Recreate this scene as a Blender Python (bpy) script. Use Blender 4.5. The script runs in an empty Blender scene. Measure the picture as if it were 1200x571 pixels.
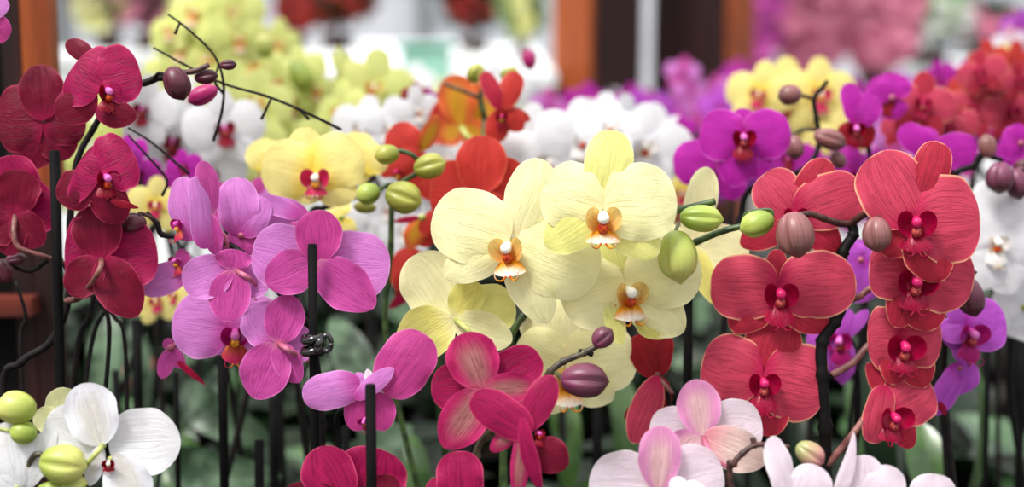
import bpy, math, random
from mathutils import Vector, Matrix
PI = math.pi
SC = bpy.context.scene
COL = SC.collection
FPX = 1667.0
CAM = Vector((0, 0, 1.45)); PITCH = math.radians(9.0)
RT = Vector((1, 0, 0)); FW = Vector((0, math.cos(PITCH), -math.sin(PITCH))); UP = Vector((0, math.sin(PITCH), math.cos(PITCH)))
TABLE = 0.75

def at(x, y, D):
    return CAM + D * (FW + RT * ((x - 600) / FPX) - UP * ((y - 285.5) / FPX))

# ------------------------------------------------------------------ camera, world, light
cd = bpy.data.cameras.new('camera'); cam = bpy.data.objects.new('camera', cd); COL.objects.link(cam)
cam.location = CAM; cam.rotation_euler = (PI / 2 - PITCH, 0, 0)
cd.sensor_width = 36; cd.lens = 50.0; cd.clip_start = 0.05; cd.clip_end = 200
cd.dof.use_dof = True; cd.dof.focus_distance = 0.91; cd.dof.aperture_fstop = 3.2
SC.camera = cam
SC.view_settings.view_transform = 'Standard'; SC.view_settings.look = 'None'
SC.view_settings.gamma = 1; SC.view_settings.use_curve_mapping = False
SC.view_settings.exposure = 0.1

def lin(c):
    return tuple(((v / 255) / 12.92 if v / 255 <= 0.04045 else ((v / 255 + 0.055) / 1.055) ** 2.4) for v in c) + (1,)

w = bpy.data.worlds.new('greenhouse_daylight'); SC.world = w; w.use_nodes = True
nt = w.node_tree; N = nt.nodes; L = nt.links
bg = N['Background']
tc = N.new('ShaderNodeTexCoord'); sx = N.new('ShaderNodeSeparateXYZ'); cr = N.new('ShaderNodeValToRGB')
mr = N.new('ShaderNodeMapRange'); mr.inputs[1].default_value = -1; mr.inputs[2].default_value = 1
L.new(tc.outputs['Generated'], sx.inputs[0]); L.new(sx.outputs[2], mr.inputs[0]); L.new(mr.outputs[0], cr.inputs[0]); L.new(cr.outputs[0], bg.inputs[0])
e = cr.color_ramp.elements
e[0].position = 0.0; e[0].color = (0.02, 0.02, 0.02, 1)
e[1].position = 1.0; e[1].color = (1.0, 1.0, 1.0, 1)
x = cr.color_ramp.elements.new(0.49); x.color = (0.02, 0.02, 0.02, 1)
x = cr.color_ramp.elements.new(0.52); x.color = (0.08, 0.08, 0.09, 1)
x = cr.color_ramp.elements.new(0.7); x.color = (0.6, 0.61, 0.63, 1)
bg.inputs[1].default_value = 1.9
sl = bpy.data.lights.new('sun', 'SUN'); so = bpy.data.objects.new('sun', sl); COL.objects.link(so)
sl.energy = 3.9; sl.angle = math.radians(16); sl.color = (1, 0.97, 0.92)
so.location = (-2, -2, 5)
so.rotation_euler = Vector((0.35, 0.35, -0.85)).to_track_quat('-Z', 'Y').to_euler()

# ------------------------------------------------------------------ materials
def newmat(name):
    m = bpy.data.materials.new(name); m.use_nodes = True
    return m, m.node_tree.nodes, m.node_tree.links, m.node_tree.nodes['Principled BSDF']

def nmath(N, L, op, a, b=None, c=None, clamp=False):
    n = N.new('ShaderNodeMath'); n.operation = op; n.use_clamp = clamp
    for i, v in enumerate((a, b, c)):
        if v is None: continue
        if isinstance(v, (int, float)): n.inputs[i].default_value = v
        else: L.new(v, n.inputs[i])
    return n.outputs[0]

def nmix(N, L, f, a, b):
    n = N.new('ShaderNodeMix'); n.data_type = 'RGBA'
    if isinstance(f, (int, float)): n.inputs[0].default_value = f
    else: L.new(f, n.inputs[0])
    for i, v in ((6, a), (7, b)):
        if isinstance(v, tuple): n.inputs[i].default_value = v
        else: L.new(v, n.inputs[i])
    return n.outputs[2]

def smooth(N, L, v, a, b, lo=0.0, hi=1.0):
    n = N.new('ShaderNodeMapRange'); n.interpolation_type = 'SMOOTHSTEP'
    L.new(v, n.inputs[0]); n.inputs[1].default_value = a; n.inputs[2].default_value = b; n.inputs[3].default_value = lo; n.inputs[4].default_value = hi
    return n.outputs[0]

def petal_mat(name, base, vein, veinf=0.5, edge=None, edgef=0.6, inner=None, innerf=0.8, innerpos=0.3, tip=None, mid=None, midf=0.8, trans=0.35, freq=13, rough=0.5, spots=None):
    """soft petal: veins running along it, a rim, a heart colour near its base"""
    m, N, L, P = newmat(name)
    uv = N.new('ShaderNodeUVMap'); uv.uv_map = 'UVMap'
    s = N.new('ShaderNodeSeparateXYZ'); L.new(uv.outputs[0], s.inputs[0]); u, v = s.outputs[0], s.outputs[1]
    oi = N.new('ShaderNodeObjectInfo'); seed = nmath(N, L, 'MULTIPLY', oi.outputs['Random'], 37.0)
    cb = N.new('ShaderNodeCombineXYZ'); L.new(nmath(N, L, 'MULTIPLY', u, freq * 1.7), cb.inputs[0]); L.new(nmath(N, L, 'MULTIPLY', v, 1.1), cb.inputs[1]); L.new(seed, cb.inputs[2])
    nz = N.new('ShaderNodeTexNoise'); nz.inputs['Scale'].default_value = 1.0; nz.inputs['Detail'].default_value = 2.5; L.new(cb.outputs[0], nz.inputs['Vector'])
    d = nmath(N, L, 'ABSOLUTE', nmath(N, L, 'SUBTRACT', nz.outputs['Fac'], 0.5))
    line = smooth(N, L, d, 0.0, 0.05, 0.62, 0.0)
    su = nmath(N, L, 'ABSOLUTE', nmath(N, L, 'SUBTRACT', nmath(N, L, 'MULTIPLY', u, 2.0), 1.0))
    line = nmath(N, L, 'MULTIPLY', line, smooth(N, L, su, 0.55, 0.98, 1.0, 0.15))
    cen = smooth(N, L, su, 0.0, 0.03, 0.7, 0.0)
    line = nmath(N, L, 'MAXIMUM', line, nmath(N, L, 'MULTIPLY', cen, smooth(N, L, v, 0.5, 0.95, 1.0, 0.0)))
    # soft blotches
    geo = N.new('ShaderNodeTexCoord')
    n2 = N.new('ShaderNodeTexNoise'); n2.inputs['Scale'].default_value = 60; n2.inputs['Detail'].default_value = 3; L.new(geo.outputs['Object'], n2.inputs['Vector'])
    dark = tuple(c * 0.72 for c in base[:3]) + (1,)
    c = nmix(N, L, smooth(N, L, n2.outputs['Fac'], 0.35, 0.7, 0.35, 0.0), base, dark)
    if mid is not None:
        f = nmath(N, L, 'MULTIPLY', smooth(N, L, su, 0.15, 0.8, 1.0, 0.0), smooth(N, L, v, 0.55, 0.95, 1.0, 0.0))
        c = nmix(N, L, nmath(N, L, 'MULTIPLY', f, midf), c, mid)
    if tip is not None:
        c = nmix(N, L, smooth(N, L, v, 0.35, 0.95), c, tip)
    if inner is not None:
        c = nmix(N, L, smooth(N, L, v, 0.0, innerpos, innerf, 0.0), c, inner)
    c = nmix(N, L, nmath(N, L, 'MULTIPLY', line, veinf), c, vein)
    if spots is not None:
        vo = N.new('ShaderNodeTexNoise'); vo.inputs['Scale'].default_value = 420; L.new(geo.outputs['Object'], vo.inputs['Vector'])
        f = nmath(N, L, 'MULTIPLY', smooth(N, L, vo.outputs['Fac'], 0.56, 0.62), smooth(N, L, v, 0.06, 0.42, 0.7, 0.0))
        c = nmix(N, L, f, c, spots)
    if edge is not None:
        rim = nmath(N, L, 'MAXIMUM', smooth(N, L, su, 0.925, 0.99), smooth(N, L, v, 0.972, 0.995))
        c = nmix(N, L, nmath(N, L, 'MULTIPLY', rim, edgef), c, edge)
    L.new(c, P.inputs['Base Color'])
    P.inputs['Roughness'].default_value = rough; P.inputs['Specular IOR Level'].default_value = 0.22
    P.inputs['Sheen Weight'].default_value = 0.0
    fn = N.new('ShaderNodeTexNoise'); fn.inputs['Scale'].default_value = 900; fn.inputs['Detail'].default_value = 1; L.new(geo.outputs['Object'], fn.inputs['Vector'])
    wn = N.new('ShaderNodeTexNoise'); wn.inputs['Scale'].default_value = 110; wn.inputs['Detail'].default_value = 2; L.new(geo.outputs['Object'], wn.inputs['Vector'])
    h = nmath(N, L, 'ADD', nmath(N, L, 'ADD', nmath(N, L, 'MULTIPLY', fn.outputs['Fac'], 0.3), nmath(N, L, 'MULTIPLY', line, -0.7)), nmath(N, L, 'MULTIPLY', wn.outputs['Fac'], 1.6))
    bp = N.new('ShaderNodeBump'); bp.inputs['Strength'].default_value = 0.6; bp.inputs['Distance'].default_value = 0.0008; L.new(h, bp.inputs['Height']); L.new(bp.outputs[0], P.inputs['Normal'])
    tr = N.new('ShaderNodeBsdfTranslucent'); L.new(c, tr.inputs[0]); L.new(bp.outputs[0], tr.inputs[1])
    mx = N.new('ShaderNodeMixShader'); mx.inputs[0].default_value = trans
    L.new(P.outputs[0], mx.inputs[1]); L.new(tr.outputs[0], mx.inputs[2]); L.new(mx.outputs[0], N['Material Output'].inputs[0])
    return m

def plain(name, a, b=None, scale=40, rough=0.5, spec=0.4, bump=0.3, bscale=None, stretch=(1, 1, 1), trans=0, emis=None):
    m, N, L, P = newmat(name)
    if b is None: b = tuple(c * 0.6 for c in a[:3]) + (1,)
    tc = N.new('ShaderNodeTexCoord'); mp = N.new('ShaderNodeMapping'); mp.inputs['Scale'].default_value = stretch
    L.new(tc.outputs['Object'], mp.inputs[0])
    nz = N.new('ShaderNodeTexNoise'); nz.inputs['Scale'].default_value = scale; nz.inputs['Detail'].default_value = 5; L.new(mp.outputs[0], nz.inputs['Vector'])
    c = nmix(N, L, smooth(N, L, nz.outputs['Fac'], 0.35, 0.65), a, b)
    L.new(c, P.inputs['Base Color']); P.inputs['Roughness'].default_value = rough; P.inputs['Specular IOR Level'].default_value = spec
    bp = N.new('ShaderNodeBump'); bp.inputs['Strength'].default_value = bump; bp.inputs['Distance'].default_value = 0.001; L.new(nz.outputs['Fac'], bp.inputs['Height']); L.new(bp.outputs[0], P.inputs['Normal'])
    if trans:
        tr = N.new('ShaderNodeBsdfTranslucent'); L.new(c, tr.inputs[0])
        mx = N.new('ShaderNodeMixShader'); mx.inputs[0].default_value = trans
        L.new(P.outputs[0], mx.inputs[1]); L.new(tr.outputs[0], mx.inputs[2]); L.new(mx.outputs[0], N['Material Output'].inputs[0])
    return m

def bud_mat(name, a, b, vein, veinf=0.4, rough=0.4):
    m, N, L, P = newmat(name)
    uv = N.new('ShaderNodeUVMap'); uv.uv_map = 'UVMap'; s = N.new('ShaderNodeSeparateXYZ'); L.new(uv.outputs[0], s.inputs[0])
    cb = N.new('ShaderNodeCombineXYZ'); L.new(nmath(N, L, 'MULTIPLY', s.outputs[0], 60), cb.inputs[0]); L.new(nmath(N, L, 'MULTIPLY', s.outputs[1], 2), cb.inputs[1])
    nz = N.new('ShaderNodeTexNoise'); nz.inputs['Scale'].default_value = 1; L.new(cb.outputs[0], nz.inputs['Vector'])
    c = nmix(N, L, smooth(N, L, s.outputs[1], 0.1, 0.95), a, b)
    c = nmix(N, L, smooth(N, L, nz.outputs['Fac'], 0.5, 0.65, 0.0, veinf), c, vein)
    L.new(c, P.inputs['Base Color']); P.inputs['Roughness'].default_value = rough
    P.inputs['Subsurface Weight'].default_value = 0.0
    bp = N.new('ShaderNodeBump'); bp.inputs['Strength'].default_value = 0.3; bp.inputs['Distance'].default_value = 0.0005; L.new(nz.outputs['Fac'], bp.inputs['Height']); L.new(bp.outputs[0], P.inputs['Normal'])
    return m

def R(*c): return lin(c)
M = {}
M['cream'] = petal_mat('cream_yellow_petal', R(251, 247, 192), R(226, 214, 128), 0.3, edge=R(255, 250, 215), edgef=0.5, inner=R(252, 240, 190), innerpos=0.25, trans=0.3)
M['cream_sepal'] = petal_mat('cream_yellow_sepal', R(242, 240, 150), R(205, 200, 90), 0.35, edge=R(250, 248, 200), edgef=0.4, inner=R(240, 235, 180), innerpos=0.35, spots=R(205, 140, 70), trans=0.3)
M['cream_back'] = petal_mat('cream_sepal_reverse', R(236, 230, 132), R(180, 165, 55), 0.5, edge=R(245, 240, 170), edgef=0.5, inner=R(246, 240, 190), innerpos=0.3, trans=0.25)
M['yellow'] = petal_mat('butter_yellow_petal', R(250, 236, 150), R(228, 200, 84), 0.3, edge=R(255, 245, 170), edgef=0.4, inner=R(250, 225, 60), innerpos=0.5, trans=0.3)
M['lime'] = petal_mat('pale_lime_petal', R(236, 241, 152), R(200, 210, 96), 0.3, edge=R(245, 248, 200), edgef=0.4, trans=0.35)
M['crimson'] = petal_mat('crimson_petal', R(166, 20, 82), R(88, 2, 32), 0.75, edge=R(226, 90, 130), edgef=0.6, inner=R(190, 30, 95), trans=0.25)
M['crimson_dark'] = petal_mat('deep_crimson_petal', R(118, 6, 44), R(80, 2, 24), 0.5, edge=R(205, 70, 105), edgef=0.5, inner=R(165, 20, 75), trans=0.25)
M['veined'] = petal_mat('veined_crimson_reverse', R(182, 32, 96), R(110, 10, 50), 0.75, edge=R(205, 60, 120), edgef=0.7, mid=R(166, 112, 108), midf=0.9, inner=R(200, 90, 120), trans=0.2, freq=16)
M['coral'] = petal_mat('coral_red_petal', R(210, 70, 98), R(128, 6, 48), 0.75, edge=R(252, 186, 150), edgef=0.85, inner=R(205, 20, 90), innerpos=0.3, trans=0.3, freq=20)
M['coral_sepal'] = petal_mat('coral_red_sepal', R(188, 44, 68), R(116, 6, 38), 0.7, edge=R(245, 170, 140), edgef=0.85, inner=R(190, 16, 70), innerpos=0.3, trans=0.3, freq=16)
M['scarlet'] = petal_mat('scarlet_petal', R(200, 58, 52), R(160, 20, 20), 0.5, edge=R(240, 130, 90), edgef=0.5, trans=0.3)
M['orange'] = petal_mat('orange_petal', R(222, 106, 56), R(180, 60, 30), 0.4, edge=R(240, 150, 70), edgef=0.5, mid=R(206, 160, 40), midf=0.9, trans=0.3)
M['darkred'] = petal_mat('dark_red_petal', R(150, 22, 34), R(90, 6, 16), 0.5, edge=R(215, 90, 80), edgef=0.5, trans=0.25)
M['lilac'] = petal_mat('lilac_pink_petal', R(214, 130, 208), R(176, 70, 165), 0.4, edge=R(238, 190, 236), edgef=0.5, inner=R(196, 50, 150), innerpos=0.45, trans=0.3)
M['lilac_sepal'] = petal_mat('rose_pink_sepal', R(200, 76, 158), R(140, 20, 100), 0.6, edge=R(225, 140, 205), edgef=0.5, inner=R(222, 130, 170), innerpos=0.15, trans=0.25)
M['pinkred'] = petal_mat('deep_pink_petal', R(190, 62, 138), R(130, 24, 90), 0.45, edge=R(222, 130, 190), edgef=0.5, trans=0.25)
M['magenta'] = petal_mat('magenta_petal', R(188, 36, 168), R(120, 8, 110), 0.45, edge=R(232, 130, 222), edgef=0.5, inner=R(170, 16, 130), trans=0.3)
M['violet'] = petal_mat('violet_petal', R(190, 84, 202), R(130, 30, 150), 0.45, edge=R(224, 150, 232), edgef=0.5, inner=R(180, 30, 160), trans=0.3)
M['white'] = petal_mat('white_petal', R(240, 240, 244), R(214, 214, 222), 0.25, edge=R(255, 255, 255), edgef=0.3, trans=0.3)
M['white_stain'] = petal_mat('white_sepal_beige_heart', R(232, 232, 240), R(200, 200, 205), 0.3, mid=R(205, 196, 180), midf=0.6, trans=0.2)
M['blush'] = petal_mat('blush_white_petal', R(240, 224, 236), R(222, 190, 212), 0.35, edge=R(255, 250, 255), edgef=0.5, inner=R(232, 190, 200), trans=0.3)
M['blush_sepal'] = petal_mat('pink_flushed_sepal', R(216, 140, 186), R(190, 100, 150), 0.4, mid=R(220, 186, 178), midf=0.8, edge=R(236, 190, 216), edgef=0.4, trans=0.2)
M['blush_low'] = petal_mat('peach_striped_sepal', R(226, 200, 190), R(205, 110, 140), 0.5, edge=R(240, 225, 220), edgef=0.5, inner=R(216, 120, 140), innerpos=0.5, trans=0.2)
M['greenwhite'] = petal_mat('greenish_white_petal', R(226, 226, 170), R(196, 198, 120), 0.4, edge=R(245, 245, 215), edgef=0.6, trans=0.3)
# lip materials
M['lip_gold'] = petal_mat('golden_lip', R(240, 160, 24), R(190, 70, 16), 0.4, inner=R(200, 70, 10), innerpos=.35, tip=R(255, 252, 240), trans=0.2, freq=8)
M['lip_side_gold'] = petal_mat('ivory_gold_side_lobe', R(250, 222, 140), R(196, 84, 20), 0.55, edge=R(232, 160, 34), edgef=1.0, inner=R(228, 132, 24), innerpos=.75, trans=0.25, freq=8)
M['lip_crimson'] = petal_mat('crimson_lip', R(140, 6, 36), R(80, 0, 18), 0.5, trans=0.15, freq=9, rough=0.35, edge=R(205, 40, 80), edgef=0.5)
M['lip_red'] = petal_mat('ruby_lip', R(158, 6, 56), R(90, 0, 26), 0.5, trans=0.15, freq=9, rough=0.3, edge=R(200, 40, 95), edgef=0.4)
M['lip_magenta'] = petal_mat('magenta_lip', R(170, 20, 110), R(110, 0, 60), 0.5, trans=0.2, freq=9, inner=R(200, 60, 40), edge=R(225, 90, 180), edgef=0.5)
M['lip_orange'] = petal_mat('orange_lip', R(190, 70, 60), R(140, 20, 40), 0.5, trans=0.2, freq=9, inner=R(210, 120, 40), innerpos=0.5, tip=R(190, 30, 90))
M['lip_stripe'] = petal_mat('rose_striped_side_lobe', R(200, 40, 90), R(140, 10, 60), 0.5, trans=0.2, freq=9, edge=R(240, 190, 200), edgef=0.6, inner=R(250, 225, 215), innerpos=0.3)
M['lip_white'] = petal_mat('white_lip', R(245, 240, 236), R(215, 200, 190), 0.3, trans=0.25, inner=R(240, 190, 60), innerpos=0.35)
M['col_white'] = plain('ivory_column', R(252, 248, 236), R(245, 235, 215), 80, 0.4)
M['col_pink'] = plain('pink_column', R(226, 120, 196), R(205, 60, 160), 120, 0.35)
M['col_red'] = plain('rose_column', R(200, 30, 100), R(170, 10, 70), 120, 0.3)
M['callus_red'] = plain('red_callus', R(214, 84, 14), R(150, 24, 8), 500, 0.35)
M['callus_yel'] = plain('yellow_callus', R(240, 190, 60), R(200, 90, 20), 500, 0.35)
M['callus_dark'] = plain('wine_callus', R(136, 20, 44), R(196, 90, 80), 700, 0.35)
# greenery, stems, things
M['stem_dark'] = plain('dark_stem', R(26, 18, 20), R(10, 7, 8), 150, 0.6, 0.2)
M['stem_black'] = plain('blackish_stem', R(15, 12, 13), R(6, 5, 5), 150, 0.6, 0.2)
M['stem_brown'] = plain('brown_stem', R(88, 56, 50), R(52, 30, 28), 150, 0.45)
M['stem_olive'] = plain('olive_stem', R(92, 88, 60), R(56, 46, 38), 150, 0.45)
M['stem_green'] = plain('green_stem', R(70, 92, 44), R(36, 54, 26), 120, 0.4)
M['ped_green'] = plain('pale_green_pedicel', R(190, 196, 120), R(150, 160, 80), 120, 0.45)
M['ped_pink'] = plain('pink_pedicel', R(196, 110, 140), R(150, 70, 90), 120, 0.45)
M['ped_brown'] = plain('brown_pedicel', R(140, 90, 84), R(96, 52, 50), 120, 0.45)
M['bud_green'] = bud_mat('green_bud', R(122, 142, 50), R(176, 190, 88), R(120, 140, 50))
M['bud_olive'] = bud_mat('olive_bud', R(132, 138, 48), R(176, 174, 80), R(104, 110, 40))
M['bud_cream'] = bud_mat('cream_green_bud', R(148, 164, 66), R(200, 200, 114), R(170, 170, 80))
M['bud_brown'] = bud_mat('brown_pink_bud', R(140, 88, 88), R(118, 78, 74), R(90, 56, 58), 0.6)
M['bud_plum'] = bud_mat('plum_bud', R(120, 52, 84), R(84, 40, 52), R(60, 24, 40), 0.8)
M['bud_wine'] = bud_mat('dark_wine_bud', R(92, 22, 46), R(60, 12, 30), R(40, 6, 20), 0.6)
M['bud_pink'] = bud_mat('dusty_pink_bud', R(150, 160, 100), R(196, 120, 130), R(160, 90, 100), 0.5)
M['bud_magenta'] = bud_mat('magenta_bud', R(170, 20, 100), R(150, 10, 90), R(110, 0, 60), 0.5)
M['leaf'] = plain('orchid_leaf_green', R(20, 40, 18), R(8, 20, 9), 14, 0.36, 0.2, 0.1, stretch=(1, 1, 1), trans=0.12)
M['leaf_pale'] = plain('pale_leaf_green', R(84, 116, 78), R(40, 68, 40), 16, 0.25, 0.7, 0.1, trans=0.12)
M['leaf_sage'] = plain('sage_pale_leaf', R(110, 136, 108), R(34, 56, 36), 30, 0.38, 0.5, 0.1, trans=0.15)
M['leaf_mid'] = plain('fresh_leaf_green', R(72, 104, 50), R(36, 62, 30), 20, 0.26, 0.6, 0.1, trans=0.15)
M['pot'] = plain('black_plastic_pot', R(26, 26, 28), R(16, 16, 18), 20, 0.45)
M['bark'] = plain('bark_chips', R(58, 40, 28), R(24, 16, 12), 90, 0.9, 0.2, 1.0)
M['stake'] = plain('black_stake', R(12, 10, 11), R(6, 5, 6), 60, 0.75, 0.12)
M['clip'] = plain('black_gloss_clip', R(14, 14, 16), R(10, 10, 10), 60, 0.08, 0.8, 0.0)

# ------------------------------------------------------------------ mesh builder
class MB:
    def __init__(s): s.v = []; s.f = []; s.uv = []; s.mi = []
    def add(s, vs, fs, uvs, mi=0):
        o = len(s.v); s.v += vs; s.uv += uvs
        s.f += [tuple(i + o for i in f) for f in fs]; s.mi += [mi] * len(fs)
    def build(s, name, mats, parent=None, loc=None, xf=None):
        me = bpy.data.meshes.new(name)
        vs = [xf @ Vector(v) for v in s.v] if xf is not None else s.v
        me.from_pydata([tuple(v) for v in vs], [], s.f)
        ul = me.uv_layers.new(name='UVMap')
        flat = []
        for p in me.polygons:
            for vi in p.vertices: flat += s.uv[vi]
        ul.data.foreach_set('uv', flat)
        me.polygons.foreach_set('use_smooth', [True] * len(me.polygons))
        for m in (mats if isinstance(mats, (list, tuple)) else [mats]): me.materials.append(M[m] if isinstance(m, str) else m)
        me.polygons.foreach_set('material_index', s.mi)
        me.update()
        o = bpy.data.objects.new(name, me); COL.objects.link(o)
        if parent is not None: o.parent = parent
        if loc is not None: o.location = loc
        return o

def sheet(mb, B, T, W, n0=(0, 0, 1), m=0.5, pb=2.0, pt=2.0, cup=-0.15, arch=0.06, curl=0.0, bend=0.0, roll=0.0, ruf=0.03, seed=0, asym=0.0, nu=12, nv=16, mi=0, crease=0.02, hook=0.0):
    """a petal-like sheet from B to T, W wide; m where it is widest"""
    rnd = random.Random(seed)
    B = Vector(B); T = Vector(T); a = T - B; Ln = a.length; a.normalize()
    n0 = Vector(n0); n = n0 - a * n0.dot(a)
    if n.length < 1e-3: n = Vector((0, 1, 0)) - a * a.y
    n.normalize()
    if roll: n = Matrix.Rotation(math.radians(roll), 3, a) @ n
    sd = n.cross(a)
    ph = rnd.uniform(0, 6.28); ph2 = rnd.uniform(0, 6.28); k1 = rnd.uniform(2.5, 4); 
    vs = []; uv = []; fs = []
    for j in range(nv + 1):
        v = 0.5 - 0.5 * math.cos(PI * j / nv)
        t = (m - v) / m if v < m else (v - m) / (1 - m)
        p = pb if v < m else pt
        h = max(0.0, 1 - t ** p) ** (1 / (p if p > 1.5 else 1.5))
        h = max(h, 0.03 if v < .5 else 0.012)
        h *= 1 + 0.015 * math.sin(v * 17 + ph2)
        c = B + a * (Ln * v) + n * (Ln * (arch * 4 * v * (1 - v) + curl * v * v)) + sd * (bend * 4 * v * (1 - v))
        if hook: c = c + n * (Ln * hook * max(0, v - 0.6) ** 2 * 6)
        for i in range(nu + 1):
            s = -1 + 2 * i / nu
            x = s * h * W / 2 * (1 + asym * s)
            z = cup * (s * s) * h * h * W / 2 + ruf * W * abs(s) ** 3 * h * math.sin(k1 * v * 3 + ph + s) - crease * W * math.exp(-(s / 0.12) ** 2) * h * (1 - v)
            vs.append(c + sd * x + n * z); uv.append((i / nu, v))
    for j in range(nv):
        for i in range(nu):
            q = j * (nu + 1) + i
            fs.append((q, q + 1, q + nu + 2, q + nu + 1))
    mb.add(vs, fs, uv, mi)

def catmull(pts, n=6):
    P = [Vector(p) for p in pts]
    if len(P) < 3: return [P[0].lerp(P[-1], i / n) for i in range(n + 1)]
    E = [P[0] * 2 - P[1]] + P + [P[-1] * 2 - P[-2]]
    out = []
    for k in range(1, len(E) - 2):
        for i in range(n):
            t = i / n; a, b, c, d = E[k - 1], E[k], E[k + 1], E[k + 2]
            out.append(0.5 * ((2 * b) + (c - a) * t + (2 * a - 5 * b + 4 * c - d) * t * t + (3 * b - a - 3 * c + d) * t ** 3))
    out.append(P[-1]); return out

def tube(mb, pts, r0, r1=None, ns=8, n=6, mi=0, node=0.0, cap=True):
    r1 = r0 if r1 is None else r1
    C = catmull(pts, n); K = len(C)
    vs = []; uv = []; fs = []
    prev = None
    for k, c in enumerate(C):
        d = (C[min(k + 1, K - 1)] - C[max(k - 1, 0)])
        d = d.normalized() if d.length > 1e-9 else Vector((0, 0, 1))
        if prev is None:
            x = d.orthogonal().normalized()
        else:
            x = prev - d * prev.dot(d); x = x.normalized() if x.length > 1e-6 else d.orthogonal().normalized()
        prev = x; y = d.cross(x); t = k / (K - 1)
        r = r0 + (r1 - r0) * t
        if node and k % n == 0 and 0 < k < K - 1: r *= 1 + node
        for i in range(ns):
            a = 2 * PI * i / ns
            vs.append(c + (x * math.cos(a) + y * math.sin(a)) * r); uv.append((i / ns, t))
    for k in range(K - 1):
        for i in range(ns):
            j = (i + 1) % ns
            fs.append((k * ns + i, k * ns + j, (k + 1) * ns + j, (k + 1) * ns + i))
    if cap:
        fs.append(tuple(range(ns - 1, -1, -1))); fs.append(tuple((K - 1) * ns + i for i in range(ns)))
    mb.add(vs, fs, uv, mi)

def blob(mb, c, d, ln, wd, seams=0, tipp=0.0, mi=0, ns=36, nr=14, flat=1.0, phase=0.0):
    """egg shape centred c, long axis d"""
    c = Vector(c); d = Vector(d).normalized(); x = d.orthogonal().normalized(); y = d.cross(x)
    vs = []; uv = []; fs = []
    for k in range(nr + 1):
        t = k / nr; th = PI * t
        r = math.sin(th) ** (0.85) * wd / 2 * (1 - 0.10 * math.cos(th + 0.3)); r = max(r, wd * 0.01)
        z = -math.cos(th) * ln / 2
        if tipp and t > 0.8: z += tipp * ln * ((t - 0.8) / 0.2) ** 2; r *= 1 - 0.25 * ((t - 0.8) / 0.2)
        for i in range(ns):
            a = 2 * PI * i / ns + phase
            q = 1.0
            if seams: q = 1 - 0.3 * (abs(math.cos(a * seams / 2)) ** 40) * math.sin(th)
            vs.append(c + d * z + x * (math.cos(a) * r * q) + y * (math.sin(a) * r * q * flat)); uv.append((i / ns, t))
    for k in range(nr):
        for i in range(ns):
            j = (i + 1) % ns
            fs.append((k * ns + i, k * ns + j, (k + 1) * ns + j, (k + 1) * ns + i))
    mb.add(vs, fs, uv, mi)

def box(mb, c, s, rz=0.0, mi=0):
    c = Vector(c); Rm = Matrix.Rotation(rz, 3, 'Z')
    q = [c + Rm @ Vector((sx * s[0] / 2, sy * s[1] / 2, sz * s[2] / 2)) for sx in (-1, 1) for sy in (-1, 1) for sz in (-1, 1)]
    mb.add(q, [(0, 1, 3, 2), (4, 6, 7, 5), (0, 4, 5, 1), (2, 3, 7, 6), (0, 2, 6, 4), (1, 5, 7, 3)], [(0, 0)] * 8, mi)

def empty(name, loc, label=None, cat=None, group=None):
    o = bpy.data.objects.new(name, None); COL.objects.link(o); o.location = loc; o.empty_display_size = 0.02
    if label: o['label'] = label
    if cat: o['category'] = cat
    if group: o['group'] = group
    return o
def tag(o, label=None, cat=None, group=None, kind=None):
    if label: o['label'] = label
    if cat: o['category'] = cat
    if group: o['group'] = group
    if kind: o['kind'] = kind
    return o
def flatshade(o):
    o.data.polygons.foreach_set('use_smooth', [False] * len(o.data.polygons)); return o

# ------------------------------------------------------------------ varieties: petal, sepal, sepal reverse, lip side, lip mid, callus, column, pedicel
V = {
 'cream': ('cream', 'cream_sepal', 'cream_back', 'lip_side_gold', 'lip_gold', 'callus_red', 'col_white', 'ped_green'),
 'yellow': ('yellow', 'yellow', 'yellow', 'lip_stripe', 'lip_stripe', 'callus_yel', 'col_white', 'ped_green'),
 'lime': ('lime', 'lime', 'lime', 'lip_side_gold', 'lip_gold', 'callus_yel', 'col_white', 'ped_green'),
 'crimson': ('crimson', 'crimson_dark', 'crimson_dark', 'lip_crimson', 'lip_crimson', 'callus_red', 'col_pink', 'ped_brown'),
 'veined': ('crimson', 'veined', 'veined', 'lip_crimson', 'lip_crimson', 'callus_red', 'col_pink', 'ped_brown'),
 'coral': ('coral', 'coral_sepal', 'coral_sepal', 'lip_red', 'lip_red', 'callus_dark', 'col_red', 'ped_brown'),
 'scarlet': ('scarlet', 'scarlet', 'scarlet', 'lip_crimson', 'lip_crimson', 'callus_yel', 'col_red', 'ped_green'),
 'orange': ('orange', 'orange', 'orange', 'lip_crimson', 'lip_crimson', 'callus_yel', 'col_red', 'ped_green'),
 'darkred': ('darkred', 'darkred', 'darkred', 'lip_crimson', 'lip_crimson', 'callus_red', 'col_red', 'ped_brown'),
 'lilac': ('lilac', 'lilac_sepal', 'lilac_sepal', 'lip_magenta', 'lip_orange', 'callus_yel', 'col_pink', 'ped_pink'),
 'magenta': ('magenta', 'magenta', 'magenta', 'lip_crimson', 'lip_crimson', 'callus_dark', 'col_pink', 'ped_pink'),
 'violet': ('violet', 'violet', 'violet', 'lip_magenta', 'lip_magenta', 'callus_dark', 'col_pink', 'ped_pink'),
 'white': ('white', 'white', 'white_stain', 'lip_white', 'lip_white', 'callus_red', 'col_white', 'ped_green'),
 'whitered': ('white', 'white', 'white', 'lip_crimson', 'lip_crimson', 'callus_dark', 'col_pink', 'ped_green'),
 'blush': ('blush', 'blush_sepal', 'blush_sepal', 'lip_white', 'lip_white', 'callus_yel', 'col_white', 'ped_pink'),
}
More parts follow.
